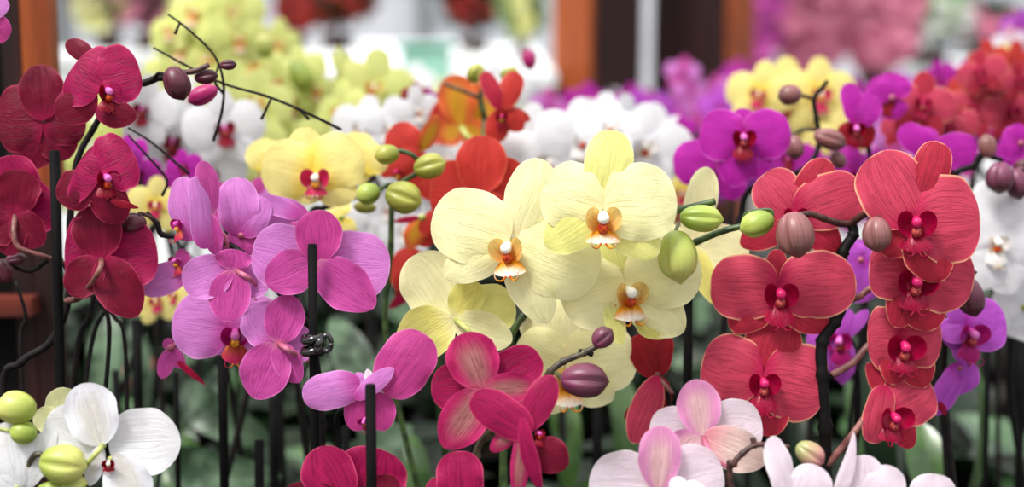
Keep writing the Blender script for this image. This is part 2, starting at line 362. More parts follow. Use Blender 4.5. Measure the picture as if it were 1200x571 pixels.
KIND = {  # m, pb, pt
 'P': dict(m=0.52, pb=2.5, pt=2.3),
 'S': dict(m=0.5, pb=1.9, pt=1.8),
 'D': dict(m=0.55, pb=1.9, pt=2.0),
 'Q': dict(m=0.45, pb=1.7, pt=1.35),   # pointed
}
def rot3(yaw=0, pitch=0, roll=0):
    # yaw > 0 turns the face towards the picture's right, pitch > 0 tips it up
    return (Matrix.Rotation(math.radians(yaw), 4, 'Y') @ Matrix.Rotation(math.radians(-pitch), 4, 'X') @ Matrix.Rotation(math.radians(roll), 4, 'Z'))

def lip_mesh(name, var, S, xf, parent, side=1.0, midl=1.0, seed=0, loc=(0, 0, 0)):
    """the lip: two side lobes, a middle lobe with its two curled tendrils, a callus"""
    mb = MB()
    for sg in (-1, 1):
        sheet(mb, (sg * .012 * S, -.075 * S, .02 * S), (sg * .075 * S * side, .035 * S * side, .085 * S), (.105 * S * side), n0=(-sg * 0.6, 0.1, 0.85), m=.6, cup=.5, arch=-.18, ruf=0.0, nu=8, nv=10, mi=0, seed=seed)
    sheet(mb, (0, -.06 * S, .02 * S), (0, (-.06 - .13 * midl) * S, .085 * S), .17 * S, n0=(0, .4, 1), m=.62, pb=1.6, pt=1.5, cup=-.5, arch=.12, ruf=.0, nu=8, nv=10, mi=1, seed=seed + 1)
    blob(mb, (0, -.06 * S, .055 * S), (0, .6, 1), .07 * S, .055 * S, mi=2, ns=10, nr=6)
    blob(mb, (-.014 * S, -.045 * S, .065 * S), (0, .8, 1), .034 * S, .02 * S, mi=2, ns=8, nr=5)
    blob(mb, (.014 * S, -.045 * S, .065 * S), (0, .8, 1), .034 * S, .02 * S, mi=2, ns=8, nr=5)
    ty = (-.06 - .125 * midl) * S
    for sg in (-1, 1):
        tube(mb, [(sg * .01 * S, ty, .085 * S), (sg * .03 * S, ty - .02 * S, .10 * S), (sg * .055 * S, ty - .01 * S, .115 * S), (sg * .06 * S, ty + .02 * S, .115 * S), (sg * .045 * S, ty + .03 * S, .11 * S)], .006 * S, .002 * S, ns=6, n=4, mi=1)
    v = V[var]
    return mb.build(name, [v[3], v[4], v[5]], parent, loc, xf)

def column_mesh(mb, S, mi=0):
    tube(mb, [(0, -.01 * S, -.01 * S), (0, .002 * S, .03 * S), (0, -.002 * S, .07 * S)], .02 * S, .026 * S, ns=12, n=5, mi=mi)
    blob(mb, (0, -.006 * S, .075 * S), (0, -.35, 1), .06 * S, .056 * S, mi=mi, ns=14, nr=10)

CAMF = Matrix((RT, UP, -FW)).transposed().to_4x4()   # local x right, y up, z towards the photographer's side

def flower(plant, x, y, D, var, pet, back=False, lip=None, ped=None, pedm=None, S=150, seed=None):
    """pet: (kind, tip x, tip y, width, opts) in the photo's frame, built at real size around the flower's own centre"""
    px = D / FPX; c = at(x, y, D); v = V[var]
    seed = seed if seed is not None else int(x * 31 + y)
    rnd = random.Random(seed)
    mb = MB()
    o_loc = c - plant.location
    # the flower's own mesh: ovary, pedicel and (where it faces us) the column
    if ped is not None:
        P = [Vector((0, 0, 0))] + [at(*p) - c for p in ped]
        if not back: P[0] = (CAMF @ Vector((0, 0, -4 * px)))
        tube(mb, P, 3.6 * px if back else 2.6 * px, 2.6 * px, ns=8, n=5, mi=1)
    elif back:
        tube(mb, [CAMF @ Vector((0, 0, -2 * px)), CAMF @ Vector((0, -2 * px, 10 * px)), CAMF @ Vector((3 * px, -14 * px, 16 * px))], 4 * px, 2.6 * px, ns=8, n=5, mi=1)
    else:
        tube(mb, [CAMF @ Vector((0, 0, -2 * px)), CAMF @ Vector((0, -4 * px, -14 * px)), CAMF @ Vector((4 * px, -16 * px, -22 * px))], 3 * px, 2.4 * px, ns=8, n=5, mi=1)
    if lip is not None:
        lx, ly, ls = lip[:3]; ls *= 1.4; rot = lip[3] if len(lip) > 3 else (0, 0, 0); lo = lip[4] if len(lip) > 4 else {}
        cm = MB(); column_mesh(cm, ls * px)
        xf = Matrix.Translation(CAMF @ Vector(((lx - x) * px, -(ly - y) * px, 2 * px))) @ CAMF @ rot3(*rot)
        mb.add([xf @ Vector(q) for q in cm.v], cm.f, cm.uv, 0)
    else:
        blob(mb, (0, 0, 0), CAMF @ Vector((0, 0, 1)), 9 * px, 9 * px, mi=1, ns=10, nr=6)
    fo = mb.build('flower', [v[6], pedm or v[7]], plant, o_loc)
    if lip is not None:
        lip_mesh('lip', lo.get('var', var), ls * px, xf, fo, side=lo.get('side', 1.0), midl=lo.get('midl', 1.0), seed=seed)
    for k, p in enumerate(pet):
        kind, tx, ty, wd = p[:4]; o = dict(p[4]) if len(p) > 4 else {}
        ismat = o.pop('mat', None); bx, by = o.pop('base', (x, y)); z = o.pop('z', None); lean = o.pop('lean', None)
        q = dict(KIND[kind]); 
        isP = kind == 'P'
        if z is None: z = (2.0 if isP else -2.0) if not back else (-3.0 if isP else 4.0)
        z += 0.3 * k
        if lean is None: lean = (-4 if not back else 2) + rnd.uniform(-3, 3)
        q['cup'] = (-0.16 if not back else 0.12) + rnd.uniform(-.05, .05)
        q['arch'] = (0.07 if not back else (-0.05 if isP else 0.02)) + rnd.uniform(-.03, .03)
        q['asym'] = rnd.uniform(-.05, .05); q['pt'] = q['pt'] + rnd.uniform(-.15, .1); q['ruf'] = .045
        q.update(o)
        wm = ismat or (v[0] if isP else (v[2] if back else v[1]))
        b = MB()
        r = q.get('roll', 0)
        wd2 = wd / max(0.35, math.cos(math.radians(r)))
        q['bend'] = q.get('bend', 0) * px
        big = wd > 34
        sheet(b, ((bx - x) * px, -(by - y) * px, z * px), ((tx - x) * px, -(ty - y) * px, (z + lean) * px), wd2 * px, seed=seed + k * 7, nu=14 if big else 8, nv=20 if big else 12, **q)
        b.build('petal' if isP else 'sepal', wm, fo, None, CAMF)
    return fo

def bud(plant, x, y, D, ln, wd, ang, mat, depth=0.0, seams=3, tipp=0.06, stalk=None, smat='stem_brown'):
    """ang: direction of its tip in the picture, degrees anticlockwise from the right"""
    px = D / FPX; c = at(x, y, D)
    a = math.radians(ang); d = CAMF.to_3x3() @ Vector((math.cos(a), math.sin(a), depth))
    mb = MB(); blob(mb, (0, 0, 0), d, ln * px, wd * px, seams=seams, tipp=tipp, phase=random.Random(x).uniform(0, 2))
    o = mb.build('bud', mat, plant, c - plant.location)
    if stalk:
        s = MB(); P = [-(d.normalized()) * (ln * px * .46)] + [at(*p) - c for p in stalk]
        tube(s, P, 2.4 * px, 2.2 * px, ns=8, n=5); s.build('stalk', smat, o)
    return o

# ------------------------------------------------------------------ template flowers for the plants further back (shared meshes)
TPL = {}
def tpl(var, k):
    key = (var, k)
    if key in TPL: return TPL[key]
    rnd = random.Random(hash(var) % 1000 + k * 17 if False else sum(map(ord, var)) + k * 17)
    v = V[var]; S = 1.0; res = []
    def j(a): return a * rnd.uniform(.93, 1.07)
    spec = [('P', -.5, .06, .50), ('P', .5, .06, .50), ('D', .02, .48, .33), ('S', -.30, -.42, .31), ('S', .30, -.42, .31)]
    for i, (kd, tx, ty, wd) in enumerate(spec):
        mb = MB(); isP = kd == 'P'
        sheet(mb, (0, 0, .012 if isP else -.012), (j(tx), j(ty), rnd.uniform(-.06, .02)), j(wd), seed=k * 10 + i, nu=8, nv=10, cup=-.2, arch=.08, **KIND[kd])
        res.append((('petal' if isP else 'sepal'), mb, v[0] if isP else v[1]))
    return TPL.setdefault(key, res)
TM = {}
def tflower(plant, x, y, D, size, var, yaw=0, pitch=0, roll=0, full=True, k=None):
    """a flower of the common form; its petals, sepals and lip share meshes with its kin"""
    k = (int(x + y) % 3) if k is None else k
    px = D / FPX; c = at(x, y, D); key = (var, k, full)
    if key not in TM:
        v = V[var]; parts = tpl(var, k)
        cm = MB(); column_mesh(cm, 1.0)
        tube(cm, [(0, 0, 0), (0, -.03, -.08), (.01, -.12, -.16)], .018, .015, ns=6, n=3, mi=1)
        lm = MB()
        if full:
            f = cm.build('flower', [v[6], v[7]])
            kids = [mb.build(nm, mt, f) for nm, mb, mt in parts]
            kids.append(lip_mesh('lip', var, 1.25, Matrix(), f, side=1.1, seed=k))
            TM[key] = (f.data, [(o.name.split('.')[0], o.data) for o in kids])
            for o in kids + [f]: bpy.data.objects.remove(o)
        else:
            tot = MB(); mats = [v[0], v[1], v[3], v[6]]
            for nm, mb, mt in parts: tot.add(mb.v, mb.f, mb.uv, 0 if nm == 'petal' else 1)
            for sg in (-1, 1): sheet(tot, (0, -.07, .02), (sg * .07, .03, .09), .08, n0=(-sg, .1, .7), nu=4, nv=5, mi=2)
            sheet(tot, (0, -.06, .02), (0, -.19, .09), .12, nu=4, nv=5, mi=2)
            tot.add(cm.v, cm.f, cm.uv, 3)
            f = tot.build('flower', mats); TM[key] = (f.data, []); bpy.data.objects.remove(f)
    me, kids = TM[key]
    f = bpy.data.objects.new('flower', me); COL.objects.link(f); f.parent = plant
    mt = CAMF @ rot3(yaw, pitch, roll)
    f.location = c - plant.location; f.rotation_euler = mt.to_euler(); f.scale = (size * px,) * 3
    for nm, md in kids:
        q = bpy.data.objects.new(nm, md); COL.objects.link(q); q.parent = f
    return f

# ------------------------------------------------------------------ plants: a pot on the bench, leaves, a flower stem
BASES = []
def pot_and_leaves(e, rnd, nleaf=5, pale=False, h=0.13, spread=1.0, stk=0):
    mb = MB(); r0, r1 = .042, .055
    prof = [(0, r0), (h * .96, r1), (h * .96, r1 + .004), (h, r1 + .004), (h, r1 - .003), (h * .86, r1 - .006)]
    ns = 20; vs = []; uv = []; fs = []
    for z, r in prof:
        for i in range(ns):
            a = 2 * PI * i / ns; vs.append(Vector((math.cos(a) * r, math.sin(a) * r, z))); uv.append((i / ns, z))
    for k in range(len(prof) - 1):
        for i in range(ns):
            j = (i + 1) % ns; fs.append((k * ns + i, k * ns + j, (k + 1) * ns + j, (k + 1) * ns + i))
    fs.append(tuple(range(ns - 1, -1, -1)))
    mb.add(vs, fs, uv); p = mb.build('pot', 'pot', e)
    b = MB(); blob(b, (0, 0, h * .86), (0, 0, 1), .02, (r1 - .006) * 2.05, ns=20, nr=6); b.build('growing_bark', 'bark', p)
    if stk:
        t = MB(); q = Vector((rnd.uniform(-.02, .02), rnd.uniform(.005, .025), 0)); tube(t, [q + Vector((0, 0, h * .8)), q + Vector((rnd.uniform(-.01, .01), 0, stk))], .0034, .0034, ns=10, n=2); t.build('stake', 'stake', e)
    a0 = rnd.uniform(0, 6.28)
    for i in range(nleaf):
        a = a0 + PI * (i % 2) + rnd.uniform(-.5, .5) + i * .35
        ln = rnd.uniform(.15, .24) * spread; up = rnd.uniform(.03, .12)
        l = MB(); d = Vector((math.cos(a), math.sin(a), 0))
        sheet(l, d * .008 + Vector((0, 0, h * .9)), d * ln + Vector((0, 0, h + up)), rnd.uniform(.055, .08), n0=(0, 0, 1), m=.6, pb=2.2, pt=2.0, cup=.35, arch=rnd.uniform(.12, .22), ruf=.02, crease=.06, seed=i + int(a0 * 100), nu=10, nv=14)
        l.build('leaf', 'leaf_pale' if pale or rnd.random() < .25 else 'leaf', e)
    return h

PLANTS = []
def plant(label, basex, D, build, group=None, pale=False, nleaf=5, spread=1.0):
    PLANTS.append(dict(label=label, b=at(basex, 560, D).xy.to_3d(), build=build, group=group, pale=pale, nleaf=nleaf, spread=spread))

def stem(e, pts, r0, r1=None, mat='stem_dark', name='stem', ground=True, node=0.12, px_D=None):
    """pts: (x, y, D) from the far end down; ends in the pot when ground"""
    W = [at(*p) for p in pts]
    if ground:
        foot = e.location + Vector((0, 0, .12)); last = W[-1]
        W.append(Vector((last.x * .4 + foot.x * .6, last.y * .4 + foot.y * .6, foot.z + (last.z - foot.z) * .45)))
        W.append(foot)
    D = pts[0][2]; px = D / FPX
    mb = MB(); tube(mb, [q - e.location for q in W], r0 * px, (r1 or r0) * px, ns=8, n=7, node=node)
    return mb.build(name, mat, e)

def xleaf(e, bx, by, tx, ty, D, w, mat='leaf_sage', lean=-40, roll=0, arch=.1, **k):
    px = D / FPX; c = at(bx, by, D); mb = MB()
    sheet(mb, (0, 0, 0), ((tx - bx) * px, -(ty - by) * px, lean * px), w * px, m=.55, pt=1.9, pb=1.9, cup=.25, arch=arch, crease=.05, roll=roll, nu=10, nv=16, seed=int(bx), **k)
    return mb.build('leaf', mat, e, c - e.location, CAMF)

def build_all():
    for it in range(300):
        moved = False
        for i, p in enumerate(PLANTS):
            for q in PLANTS[i + 1:]:
                d = q['b'] - p['b']; l = d.length
                if l < .124:
                    d = d.normalized() if l > 1e-4 else Vector((1, .3, 0)).normalized()
                    s = (.125 - l) / 2; p['b'] -= d * s; q['b'] += d * s; moved = True
            p['b'].y = min(max(p['b'].y, .58), 3.35); p['b'].x = min(max(p['b'].x, -1.3), 1.3)
        if not moved: break
    for i, p in enumerate(PLANTS):
        e = empty('orchid_plant', (p['b'].x, p['b'].y, TABLE), p['label'], 'orchid', p['group'])
        pot_and_leaves(e, random.Random(i * 13 + 5), p['nleaf'], p['pale'], spread=p['spread'], stk=(.36 + .06 * math.sin(i * 2.3)) if p['b'].y > .98 else 0)
        p['build'](e)
# ================================================================== THE SHARP PLANTS IN FRONT
def b_cream(e):
    stem(e, [(838, 236, .93), (815, 242, .935), (788, 248, .945), (750, 262, .96), (700, 300, .985), (640, 340, .99), (612, 372, .985), (598, 400, .985), (590, 470, 1.0), (590, 560, 1.0)], 4.2, 5, 'stem_green')
    stem(e, [(905, 262, .935), (880, 264, .94), (850, 270, .945), (815, 284, .955), (780, 300, .98), (740, 320, 1.0)], 3.4, 4.5, 'stem_green', ground=False)
    flower(e, 707, 243, .90, 'cream', [('S', 640, 290, 56), ('S', 771, 300, 56), ('D', 719, 152, 58, dict(pt=2.4)), ('P', 635, 224, 82, dict(asym=-.08)), ('P', 794, 240, 92, dict(asym=.1))],
           lip=(706, 252, 172, (0, -8, 0), dict(midl=.55)))
    flower(e, 598, 280, .925, 'cream', [('S', 520, 325, 52, dict(mat='cream')), ('S', 642, 380, 56, dict(mat='cream')), ('D', 634, 186, 60, dict(mat='cream', base=(606, 280))), ('P', 507, 252, 88), ('P', 700, 325, 90, dict(base=(604, 285)))],
           lip=(597, 288, 165, (-14, -5, 4), dict(midl=.7)))
    flower(e, 732, 330, .94, 'cream', [('D', 712, 262, 52), ('S', 802, 390, 62, dict(mat='cream')), ('S', 728, 404, 24, dict(mat='cream_sepal', base=(712, 352), z=4, lean=6)), ('Q', 779, 397, 26, dict(base=(745, 372), mat='cream_back')),
           ('P', 657, 352, 82, dict(asym=.1)), ('P', 822, 316, 80)], lip=(734, 340, 160, (16, -4, 4), dict(midl=.75)))
    flower(e, 532, 374, .95, 'cream', [('P', 484, 300, 76), ('P', 604, 358, 62, dict(mat='cream_sepal')), ('S', 600, 400, 46, dict(mat='cream')), ('D', 560, 330, 40), ('S', 467, 408, 64, dict(lean=4))], back=True, ped=[(545, 384, .94), (556, 396, .945), (575, 410, .975)])
    flower(e, 662, 428, .985, 'cream', [('S', 718, 470, 56, dict(mat='cream')), ('S', 640, 486, 50, dict(mat='cream')), ('D', 655, 348, 100, dict(mat='cream', pt=2.6)), ('P', 606, 402, 66), ('P', 746, 416, 84)], lip=(664, 438, 160, (10, -5, 0), dict(midl=.8)))
    flower(e, 808, 285, 1.0, 'cream', [('P', 750, 300, 60), ('P', 877, 304, 64), ('D', 829, 196, 42, dict(z=2, mat='cream', roll=25)), ('Q', 836, 357, 30, dict(mat='cream_back'))], back=True)
    bud(e, 821, 256, .92, 49, 31, -4, 'bud_green', smat='stem_green')
    bud(e, 794, 299, .92, 58, 46, -84, 'bud_cream', stalk=[(795, 262, .95)], smat='stem_green', tipp=.1)
    bud(e, 888, 262, .925, 40, 30, 200, 'bud_green', stalk=[(902, 246, .925), (875, 250, .93), (872, 262, .935)], smat='stem_green')
plant('cream yellow orchid with wide open flowers and golden orange lips, centre of the display', 600, 1.0, b_cream)

def b_coral(e):
    stem(e, [(998, 262, .955), (1000, 275, .955), (988, 296, .955), (987, 325, .955), (990, 350, .955), (978, 378, .955), (964, 400, .955), (963, 440, .955), (967, 500, .96), (968, 570, .97)], 6, 8, 'stem_black', node=.3)
    stem(e, [(938, 252, .925), (950, 251, .93), (965, 256, .94), (985, 262, .95), (1000, 262, .955)], 3.8, 4.5, 'stem_brown', ground=False, name='branch')
    stem(e, [(1031, 252, .93), (1022, 248, .935), (1010, 253, .945), (998, 262, .955)], 3.6, 5, 'stem_brown', ground=False, name='branch')
    stem(e, [(1050, 325, .965), (1022, 337, .96), (1006, 348, .958), (990, 352, .955)], 3.6, 4.5, 'ped_brown', ground=False, name='branch')
    stem(e, [(1045, 390, .965), (1018, 405, .96), (1000, 425, .958), (975, 440, .955)], 3.6, 4.5, 'ped_brown', ground=False, name='branch')
    stem(e, [(1030, 470, .965), (1012, 492, .96), (995, 515, .958), (970, 545, .965)], 3.6, 4.5, 'ped_brown', ground=False, name='branch')
    stem(e, [(968, 302, .96), (978, 306, .957), (988, 318, .955)], 4.2, 4.5, 'ped_brown', ground=False, name='branch')
    flower(e, 932, 250, .955, 'coral', [('S', 985, 293, 42), ('S', 868, 288, 44), ('D', 972, 187, 44), ('P', 893, 206, 60, dict(m=.6)), ('P', 1012, 222, 66)], lip=(930, 252, 120, (0, 0, 0)))
    flower(e, 912, 338, .95, 'coral', [('S', 858, 388, 48), ('S', 970, 388, 50), ('D', 911, 292, 28), ('P', 832, 336, 78), ('P', 1004, 332, 80)], lip=(912, 342, 150, (0, -4, 0), dict(side=1.1)))
    flower(e, 893, 440, .955, 'coral', [('S', 906, 513, 56), ('S', 836, 480, 44), ('D', 918, 373, 70), ('P', 823, 424, 84, dict(m=.6)), ('P', 968, 458, 94, dict(m=.6))], lip=(893, 446, 140, (0, -4, 0), dict(side=1.1)))
    flower(e, 1072, 262, .925, 'coral', [('S', 1038, 300, 40), ('S', 1106, 330, 62), ('D', 1104, 166, 48, dict(pt=2.4, base=(1074, 250))), ('P', 1027, 180, 84, dict(asym=.06)), ('P', 1150, 258, 106, dict(asym=.05))], lip=(1073, 258, 160, (-12, -6, 0), dict(side=1.15, midl=.8)))
    flower(e, 1068, 318, .94, 'coral', [('S', 1095, 388, 66), ('S', 1052, 385, 44), ('D', 1060, 270, 34), ('P', 1018, 316, 72), ('P', 1142, 332, 82)], lip=(1070, 325, 160, (0, -14, 0), dict(side=1.25, midl=.8)))
    flower(e, 1055, 395, .955, 'coral', [('S', 1088, 455, 50), ('S', 1048, 452, 42), ('D', 1046, 350, 22), ('P', 1017, 396, 76), ('P', 1104, 390, 80)], lip=(1057, 402, 150, (0, -12, 0), dict(side=1.25, midl=.7)))
    flower(e, 1045, 478, .96, 'coral', [('S', 1070, 527, 34), ('D', 1018, 425, 22), ('P', 1093, 452, 76), ('P', 1022, 520, 36, dict(base=(1036, 452), m=.5))], lip=(1043, 485, 140, (14, -12, 0), dict(side=1.25, midl=.7)))
    bud(e, 932, 274, .915, 52, 45, -80, 'bud_brown', stalk=None)
    bud(e, 1028, 274, .92, 40, 34, -85, 'bud_brown', stalk=[(1034, 253, .93)])
    bud(e, 1137, 347, .97, 46, 32, -75, 'bud_plum', stalk=[(1142, 318, .97), (1100, 325, .98)])
plant('coral red orchid with seven cream rimmed flowers hanging along a thick black stem', 968, .975, b_coral)

def b_crimson(e):
    for P in ([(70, 300, .99), (86, 330, .985), (112, 352, .985), (128, 385, .985), (118, 520, .99)], [(110, 345, 1.0), (134, 372, 1.0), (146, 400, 1.0), (150, 530, 1.0)], [(120, 330, 1.01), (135, 350, 1.01), (110, 392, 1.01), (92, 520, 1.01)], [(10, 310, .99), (35, 318, .985), (56, 305, .98)], [(18, 330, 1.0), (30, 370, 1.0), (24, 400, 1.0), (30, 520, 1.0)]): stem(e, P, 2.0, 2.8, 'stem_dark', ground=False, name='branch')
    bud(e, 3, 318, .98, 30, 24, 120, 'bud_wine')
    bud(e, 18, 304, .985, 24, 14, 10, 'bud_plum')
    stem(e, [(150, 100, .965), (128, 120, .97), (110, 150, .975), (90, 190, .975), (82, 260, .975), (80, 350, .975), (60, 400, .98), (25, 425, .98), (5, 470, .99)], 3.4, 5, 'stem_dark')
    stem(e, [(206, 98, .95), (196, 92, .955), (182, 92, .96), (170, 97, .96), (150, 100, .965)], 3.6, 4.4, 'stem_dark', ground=False, name='branch')
    stem(e, [(245, 76, .955), (225, 84, .955), (200, 86, .96), (172, 97, .965)], 3.0, 4, 'stem_brown', ground=False, name='branch')
    stem(e, [(120, 308, .96), (108, 335, .955), (90, 350, .965), (78, 352, .975)], 3.8, 4, 'ped_brown', ground=False, name='branch')
    stem(e, [(110, 345, .97), (105, 370, .97), (92, 400, .97), (80, 500, .975)], 2.6, 4, 'stem_dark', ground=False, name='branch')
    flower(e, 120, 100, .93, 'crimson', [('D', 72, 47, 24, dict(base=(108, 68), z=-9)), ('S', 64, 138, 48, dict(base=(112, 108))), ('S', 160, 137, 34, dict(base=(112, 130), z=1)), ('P', 84, 78, 80, dict(base=(121, 103), m=.52, bend=0)), ('P', 164, 82, 70, dict(base=(118, 95)))],
           lip=(124, 106, 108, (38, -6, 6), dict(midl=.8)))
    flower(e, 118, 205, .93, 'crimson', [('S', 65, 232, 50, dict(base=(108, 214))), ('S', 142, 261, 46, dict(base=(112, 212))), ('P', 92, 192, 80, dict(base=(119, 208), m=.5)), ('P', 156, 180, 72, dict(base=(117, 200)))], lip=(122, 207, 112, (38, -6, 6), dict(midl=.7)))
    flower(e, 128, 218, .93, 'crimson', [('Q', 164, 244, 9, dict(base=(132, 236), mat='lip_crimson', z=8))], ped=[(120, 212, .94)])
    flower(e, 18, 250, .965, 'crimson', [('P', -2, 185, 80), ('P', 62, 232, 66), ('S', -25, 270, 60), ('S', 12, 300, 40), ('S', 52, 287, 42), ('D', 30, 200, 54)], back=True, ped=[(16, 272, .955), (22, 290, .955), (50, 300, .96), (80, 310, .975)])
    flower(e, 119, 303, .945, 'crimson', [('P', 184, 296, 80), ('P', 76, 304, 96), ('D', 116, 240, 60), ('S', 84, 345, 46), ('S', 163, 371, 56, dict(asym=.05))], back=True, ped=[(117, 315, .93), (104, 336, .94), (88, 350, .96)])
    flower(e, 52, 142, .975, 'crimson_d', [('P', -6, 140, 82, dict(z=4)), ('D', 46, 76, 54, dict(z=6)), ('S', 26, 197, 56), ('S', 80, 186, 50), ('P', 100, 150, 50), ('S', 76, 100, 24)], back=False)
    flower(e, -22, 22, .95, 'lilac', [('P', 8, 44, 34, dict(mat='pinkred')), ('P', 10, 2, 24)])
    bud(e, 207, 97, .94, 40, 30, -68, 'bud_wine', stalk=[(196, 88, .945), (186, 86, .95), (180, 94, .955)], smat='stem_dark')
    bud(e, 241, 90, .96, 27, 17, 8, 'bud_wine')
    bud(e, 267, 76, .955, 19, 12, 3, 'bud_wine')
    bud(e, 238, 111, .985, 36, 22, 205, 'bud_magenta')
    bud(e, 157, 263, .95, 29, 27, 190, 'bud_wine', stalk=[(163, 250, .95), (178, 256, .955), (186, 268, .96)], smat='stem_brown')
V['crimson_d'] = ('crimson_dark',) + V['crimson'][1:]
plant('deep crimson orchid with dark buds beside the orange brown post', 70, 1.0, b_crimson)

def b_lilac(e):
    xleaf(e, 330, 560, 185, 545, 1.25, 60, 'leaf_sage', arch=.3)
    xleaf(e, 320, 520, 205, 455, 1.35, 50, 'leaf_sage', arch=.3)
    xleaf(e, 230, 480, 262, 432, 1.4, 26, 'leaf_sage')
    xleaf(e, 250, 590, 190, 520, 1.3, 60, 'leaf_mid')
    stem(e, [(172, 250, .96), (184, 262, .955), (190, 275, .955), (215, 278, .955), (255, 282, .95), (285, 298, .94), (320, 335, .935), (345, 362, .935), (362, 385, .935), (372, 440, .95), (374, 560, .96)], 3.0, 4.6, 'stem_dark', node=.25)
    flower(e, 238, 262, .93, 'lilac', [('S', 254, 300, 24, dict(base=(246, 250), z=2)), ('P', 211, 208, 44, dict(base=(226, 282), m=.5, roll=-30)), ('D', 237, 188, 22, dict(base=(248, 252), roll=50, z=0)), ('P', 231, 207, 22, dict(base=(243, 292), m=.45, z=14, roll=55))],
           lip=(214, 262, 80, (-50, 0, 0)), ped=[(262, 275, .94), (268, 295, .945)])
    flower(e, 283, 276, .95, 'lilac', [('P', 276, 208, 50), ('D', 256, 228, 34), ('P', 310, 232, 40), ('S', 305, 296, 40), ('S', 262, 300, 30)], ped=[(275, 290, .955)])
    flower(e, 362, 262, .955, 'lilac', [('P', 288, 246, 54, dict(asym=.1)), ('P', 300, 232, 22, dict(z=6, base=(352, 252))), ('S', 350, 285, 40)], back=True)
    flower(e, 372, 307, .905, 'lilac', [('P', 296, 290, 78, dict(asym=.08)), ('P', 457, 312, 82, dict(asym=-.05)), ('D', 377, 246, 56, dict(mat='pinkred')), ('S', 312, 333, 54, dict(asym=-.05)), ('S', 440, 360, 58, dict(pt=1.6))], back=True, ped=[(365, 312, .915), (350, 330, .925), (338, 352, .935)])
    flower(e, 274, 316, .92, 'lilac', [('P', 318, 332, 50), ('D', 276, 292, 44), ('S', 216, 334, 52, dict(mat='lilac', pt=2.3)), ('S', 268, 377, 50)], back=True, ped=[(290, 325, .915), (305, 338, .93)])
    flower(e, 268, 386, .95, 'lilac', [('D', 255, 345, 44, dict(mat='lilac')), ('P', 201, 376, 78), ('P', 330, 372, 64), ('S', 250, 415, 30, dict(mat='lilac'))], lip=(276, 388, 135, (10, -14, 0), dict(midl=1.0)), ped=[(285, 372, .955), (300, 350, .95)])
    flower(e, 325, 402, .915, 'lilac', [('P', 298, 358, 56), ('P', 366, 405, 48), ('D', 344, 346, 48), ('S', 352, 448, 34), ('S', 300, 467, 60)], back=True, ped=[(338, 410, .905), (355, 420, .92), (366, 425, .935)])
    flower(e, 218, 318, .96, 'lilac', [('P', 163, 338, 38), ('S', 210, 292, 20), ('P', 245, 330, 40)], lip=(210, 304, 70, (-40, -10, 0)))
    flower(e, 200, 408, .965, 'lilac', [('S', 188, 444, 20), ('S', 214, 432, 18), ('S', 192, 398, 14), ('Q', 240, 452, 8, dict(base=(204, 420), mat='lip_red'))], ped=[(215, 395, .965), (240, 380, .96)])
plant('lilac pink orchid with many flowers tied to a black stake by a glossy clip', 372, .985, b_lilac)

def b_lowlilac(e):
    xleaf(e, 450, 560, 385, 372, 1.3, 56, 'leaf_sage', roll=30)
    xleaf(e, 330, 590, 480, 505, 1.25, 46, 'leaf_sage')
    xleaf(e, 500, 600, 470, 512, 1.3, 40, 'leaf_mid')
    stem(e, [(440, 455, .90), (425, 470, .91), (410, 478, .925), (395, 490, .94), (390, 560, .95)], 3, 4.5, 'stem_black')
    flower(e, 436, 456, .885, 'lilac', [('P', 498, 392, 66, dict(mat='pinkred', base=(452, 462))), ('S', 413, 505, 40, dict(mat='pinkred', base=(432, 455))), ('S', 452, 505, 42, dict(mat='pinkred', base=(434, 460))), ('P', 355, 466, 44, dict(base=(424, 450), z=5)), ('S', 462, 431, 22, dict(base=(417, 467), mat='lilac', z=9)), ('S', 417, 437, 14, dict(mat='lilac', z=7)), ('S', 431, 432, 12, dict(mat='blush', z=6))], lip=(428, 490, 60, (-20, -40, 0), dict(var='lilac')), ped=[(440, 462, .90)])
plant('low lilac orchid with one flower seen from its side behind a short black stake', 395, .95, b_lowlilac)

def b_veined(e):
    stem(e, [(712, 394, .87), (700, 405, .87), (684, 414, .87), (660, 424, .87), (645, 436, .87), (630, 455, .875), (600, 485, .88), (570, 512, .885), (558, 535, .885), (562, 600, .89)], 3.6, 5.4, 'stem_olive', node=.3)
    stem(e, [(695, 416, .87), (687, 413, .87), (678, 412, .87)], 3.2, 3.2, 'stem_dark', ground=False, name='branch')
    bud(e, 706, 396, .865, 27, 24, 40, 'bud_plum', seams=3)
    bud(e, 684, 446, .86, 54, 40, -3, 'bud_plum', stalk=[(652, 438, .868), (648, 434, .87)], smat='stem_olive')
    flower(e, 568, 455, .865, 'veined', [('P', 505, 455, 58), ('P', 633, 417, 54), ('D', 541, 391, 62), ('S', 521, 524, 56), ('S', 632, 452, 36)], back=True, ped=[(578, 470, .86), (590, 490, .87)])
    flower(e, 612, 497, .84, 'veined', [('S', 575, 530, 22, dict(mat='veined')), ('D', 648, 441, 38, dict(mat='crimson', base=(613, 507))), ('S', 665, 548, 44, dict(mat='crimson_dark', base=(625, 520))), ('P', 553, 464, 46, dict(base=(622, 508), z=6)), ('S', 634, 575, 20, dict(mat='crimson', base=(612, 487), z=12, roll=30)), ('S', 606, 590, 22, dict(base=(612, 500), mat='veined', z=2))], lip=(628, 508, 60, (45, 10, 0), dict(var='crimson')), ped=[(596, 505, .86), (580, 505, .88)])
    flower(e, 540, 592, .85, 'veined', [('P', 500, 568, 34), ('P', 538, 529, 56, dict(mat='crimson')), ('P', 575, 585, 40), ('S', 520, 625, 40)], ped=[(555, 585, .88)])
plant('crimson orchid with brownish veined sepals and a fat plum bud, under the cream flowers', 562, .89, b_veined)

